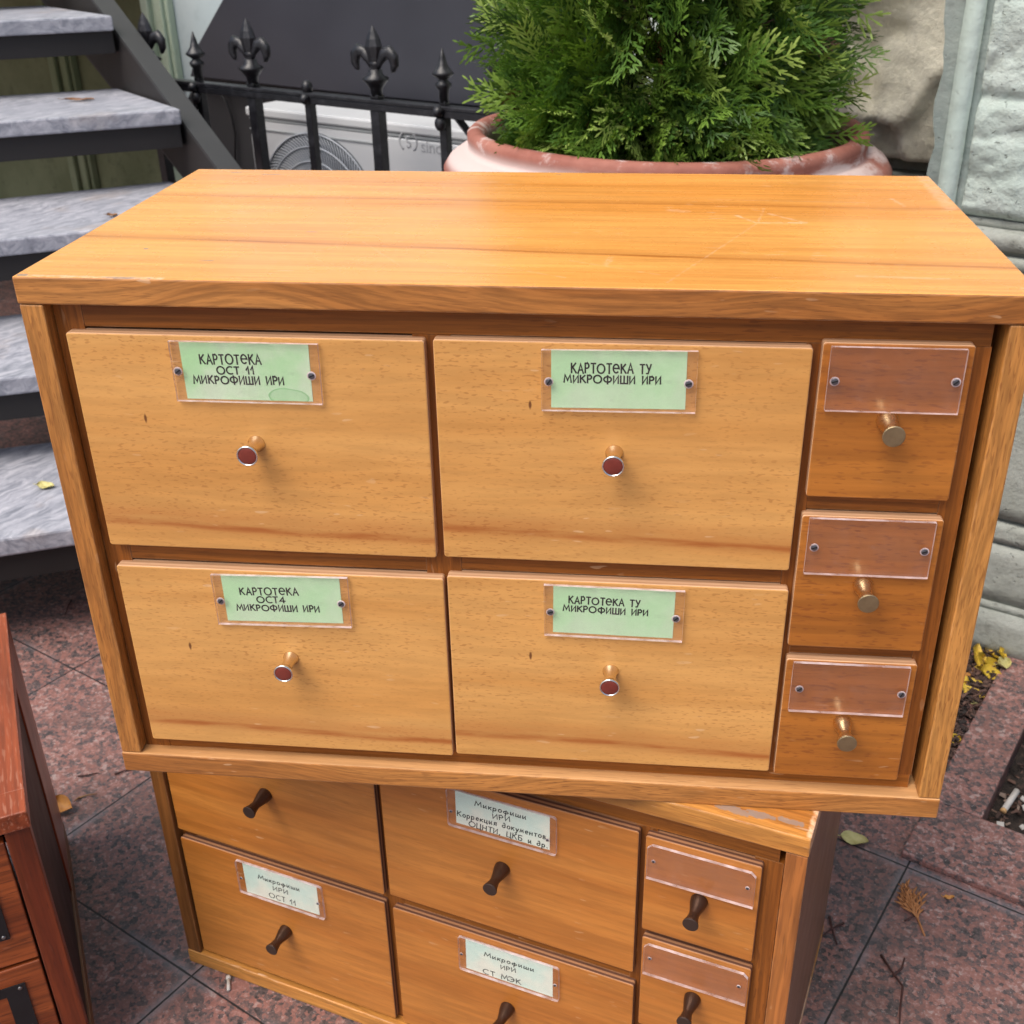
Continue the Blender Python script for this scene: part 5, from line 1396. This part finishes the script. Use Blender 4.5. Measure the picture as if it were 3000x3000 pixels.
M['twig'] = plain('dark red twig', (0.050, 0.016, 0.012), 0.7, 0, 0.3, 80)
M['twig_tan'] = plain('tan stalk', (0.24, 0.13, 0.05), 0.7, 0, 0.3, 80)
M['sprig'] = plain('rust dry sprig', (0.36, 0.15, 0.05), 0.7, 0, 0.35, 90)
GT = 'twigs on the paving'
def twig(paths, r, mat, label):
    mb = MB()
    for pp in paths:
        mb.tube([uv(u, v, r + 0.0004 + h) for (u, v, h) in pp], [r * (1 - 0.5 * i / max(len(pp) - 1, 1)) for i in range(len(pp))], 6)
    return tag(mb.build('twig', [mat]), label, 'twig', GT)
twig([[(0.506, 0.535, 0), (0.522, 0.520, .001), (0.540, 0.505, .002), (0.546, 0.48, .001), (0.553, 0.455, 0)], [(0.527, 0.514, .001), (0.531, 0.530, 0), (0.529, 0.545, 0)]], 0.0016, M['twig'], 'forked dark red twig on the paving at lower right')
twig([[(0.438, 0.556, 0), (0.447, 0.540, .001), (0.460, 0.522, 0)], [(0.455, 0.556, 0), (0.447, 0.540, .001), (0.440, 0.520, 0)]], 0.0016, M['twig'], 'small crossed dark red twig beside the lower cabinet side')
twig([[(0.512, 0.598, 0), (0.519, 0.61, .001), (0.526, 0.625, 0)]], 0.0012, M['twig'], 'short dark twig beside the dried sprig')
twig([[(-0.892, 0.512, 0), (-0.880, 0.498, .001), (-0.860, 0.476, 0)]], 0.0016, M['twig'], 'curved dark twig on the paving under the lowest tread')
twig([[(-0.463, 0.205, 0), (-0.456, 0.213, .002), (-0.448, 0.223, .001)], [(-0.463, 0.205, 0), (-0.458, 0.195, .004)]], 0.0012, M['twig_tan'], 'tan leaf stalk beside the reddish cabinet')
twig([[(-0.462, 0.262, 0), (-0.456, 0.272, .001), (-0.450, 0.281, 0)]], 0.0013, M['twig'], 'thin dark twig left of the cabinet stack')
twig([[(-0.50, 0.232, 0), (-0.49, 0.240, .001), (-0.483, 0.252, 0)]], 0.0012, M['twig'], 'small bent twig on the paving behind the reddish cabinet')
# the dried thuja sprig
mb = MB()
bp = Vector((0.538, 0.589)); tp = Vector((0.492, 0.650))
ax = (tp - bp)
for i in range(9):
    t_ = i / 8
    a = -0.5 + 1.0 * t_
    d_ = Matrix.Rotation(a, 2) @ ax.normalized()
    st_ = bp + ax * (0.32 + 0.25 * (1 - abs(2 * t_ - 1)))
    Ln = random.uniform(0.028, 0.042)
    e_ = st_ + d_ * Ln
    mb.tube([uv(bp.x + ax.x * .3, bp.y + ax.y * .3, .002), uv(*st_, .004), uv(*e_, .006 + random.uniform(0, .004))], [0.0010, 0.0012, 0.0004], 5)
    for k in range(5):
        q = st_ + d_ * Ln * (0.15 + 0.17 * k); sg = 1 if k % 2 else -1
        d2 = Matrix.Rotation(sg * 0.45, 2) @ d_
        e2 = q + d2 * random.uniform(0.009, 0.014)
        mb.tube([uv(*q, .004), uv(*((q + e2) / 2), .006), uv(*e2, .006)], [0.0009, 0.0013, 0.0004], 5)
mb.tube([uv(*bp, .001), uv(*(bp + ax * .15), .002), uv(*(bp + ax * .34), .003)], [0.0010, 0.0012, 0.0012], 6)
tag(mb.build('dried_sprig', [M['sprig']]), 'rust brown dried conifer sprig lying on the granite paving', 'sprig')
# litter
M['white'] = plain('dirty white paper', (0.48, 0.45, 0.41), 0.7, 0, 0.15, 100)
M['tan'] = plain('cigarette filter tan', (0.50, 0.30, 0.13), 0.7)
o_ = MB(); o_.tube([uv(-0.077, 0.110, .0022), uv(-0.066, 0.100, .0022)], 0.0020, 8); o_.tube([uv(-0.080, 0.1128, .0022), uv(-0.0772, 0.1102, .0022)], 0.0028, 8)
tag(o_.build('cigarette_end', [M['white']]), 'tiny pale stub lying on the paving before the lower cabinet', 'litter')
o_ = MB(); o_.tube([uv(0.5575, 0.866, -.012), uv(0.563, 0.905, -.006)], 0.0042, 10, 0); o_.tube([uv(0.557, 0.862, -.0124), uv(0.5574, 0.8655, -.0121)], 0.0043, 10, 1)
tag(o_.build('cigarette_end', [M['white'], M['tan']]), 'white cigarette end lying on the dark soil of the planting pit', 'litter')
for (u, v, L, a, lb) in ((0.580, 0.885, 0.013, 0.5, 'white chip right of the cigarette end in the pit'), (0.573, 0.900, 0.011, 1.2, 'small white chip farthest back in the pit'), (0.560, 0.835, 0.012, 0.2, 'pale chip near the front kerb of the pit'), (0.585, 0.845, 0.010, 0.9, 'pale chip at the right of the pit')):
    o_ = MB(); o_.prism([(-L / 2, -L / 4), (L / 3, -L / 3), (L / 2, L / 5), (-L / 4, L / 3)], 0, 0.0015, 'z')
    c = o_.build('pale_chip', [M['white']], None, loc=uv(u, v, -0.012), rotz=a); c.rotation_euler = (0.3, 0.1, a)
    tag(c, lb, 'chip', 'pale chips in the planting pit')
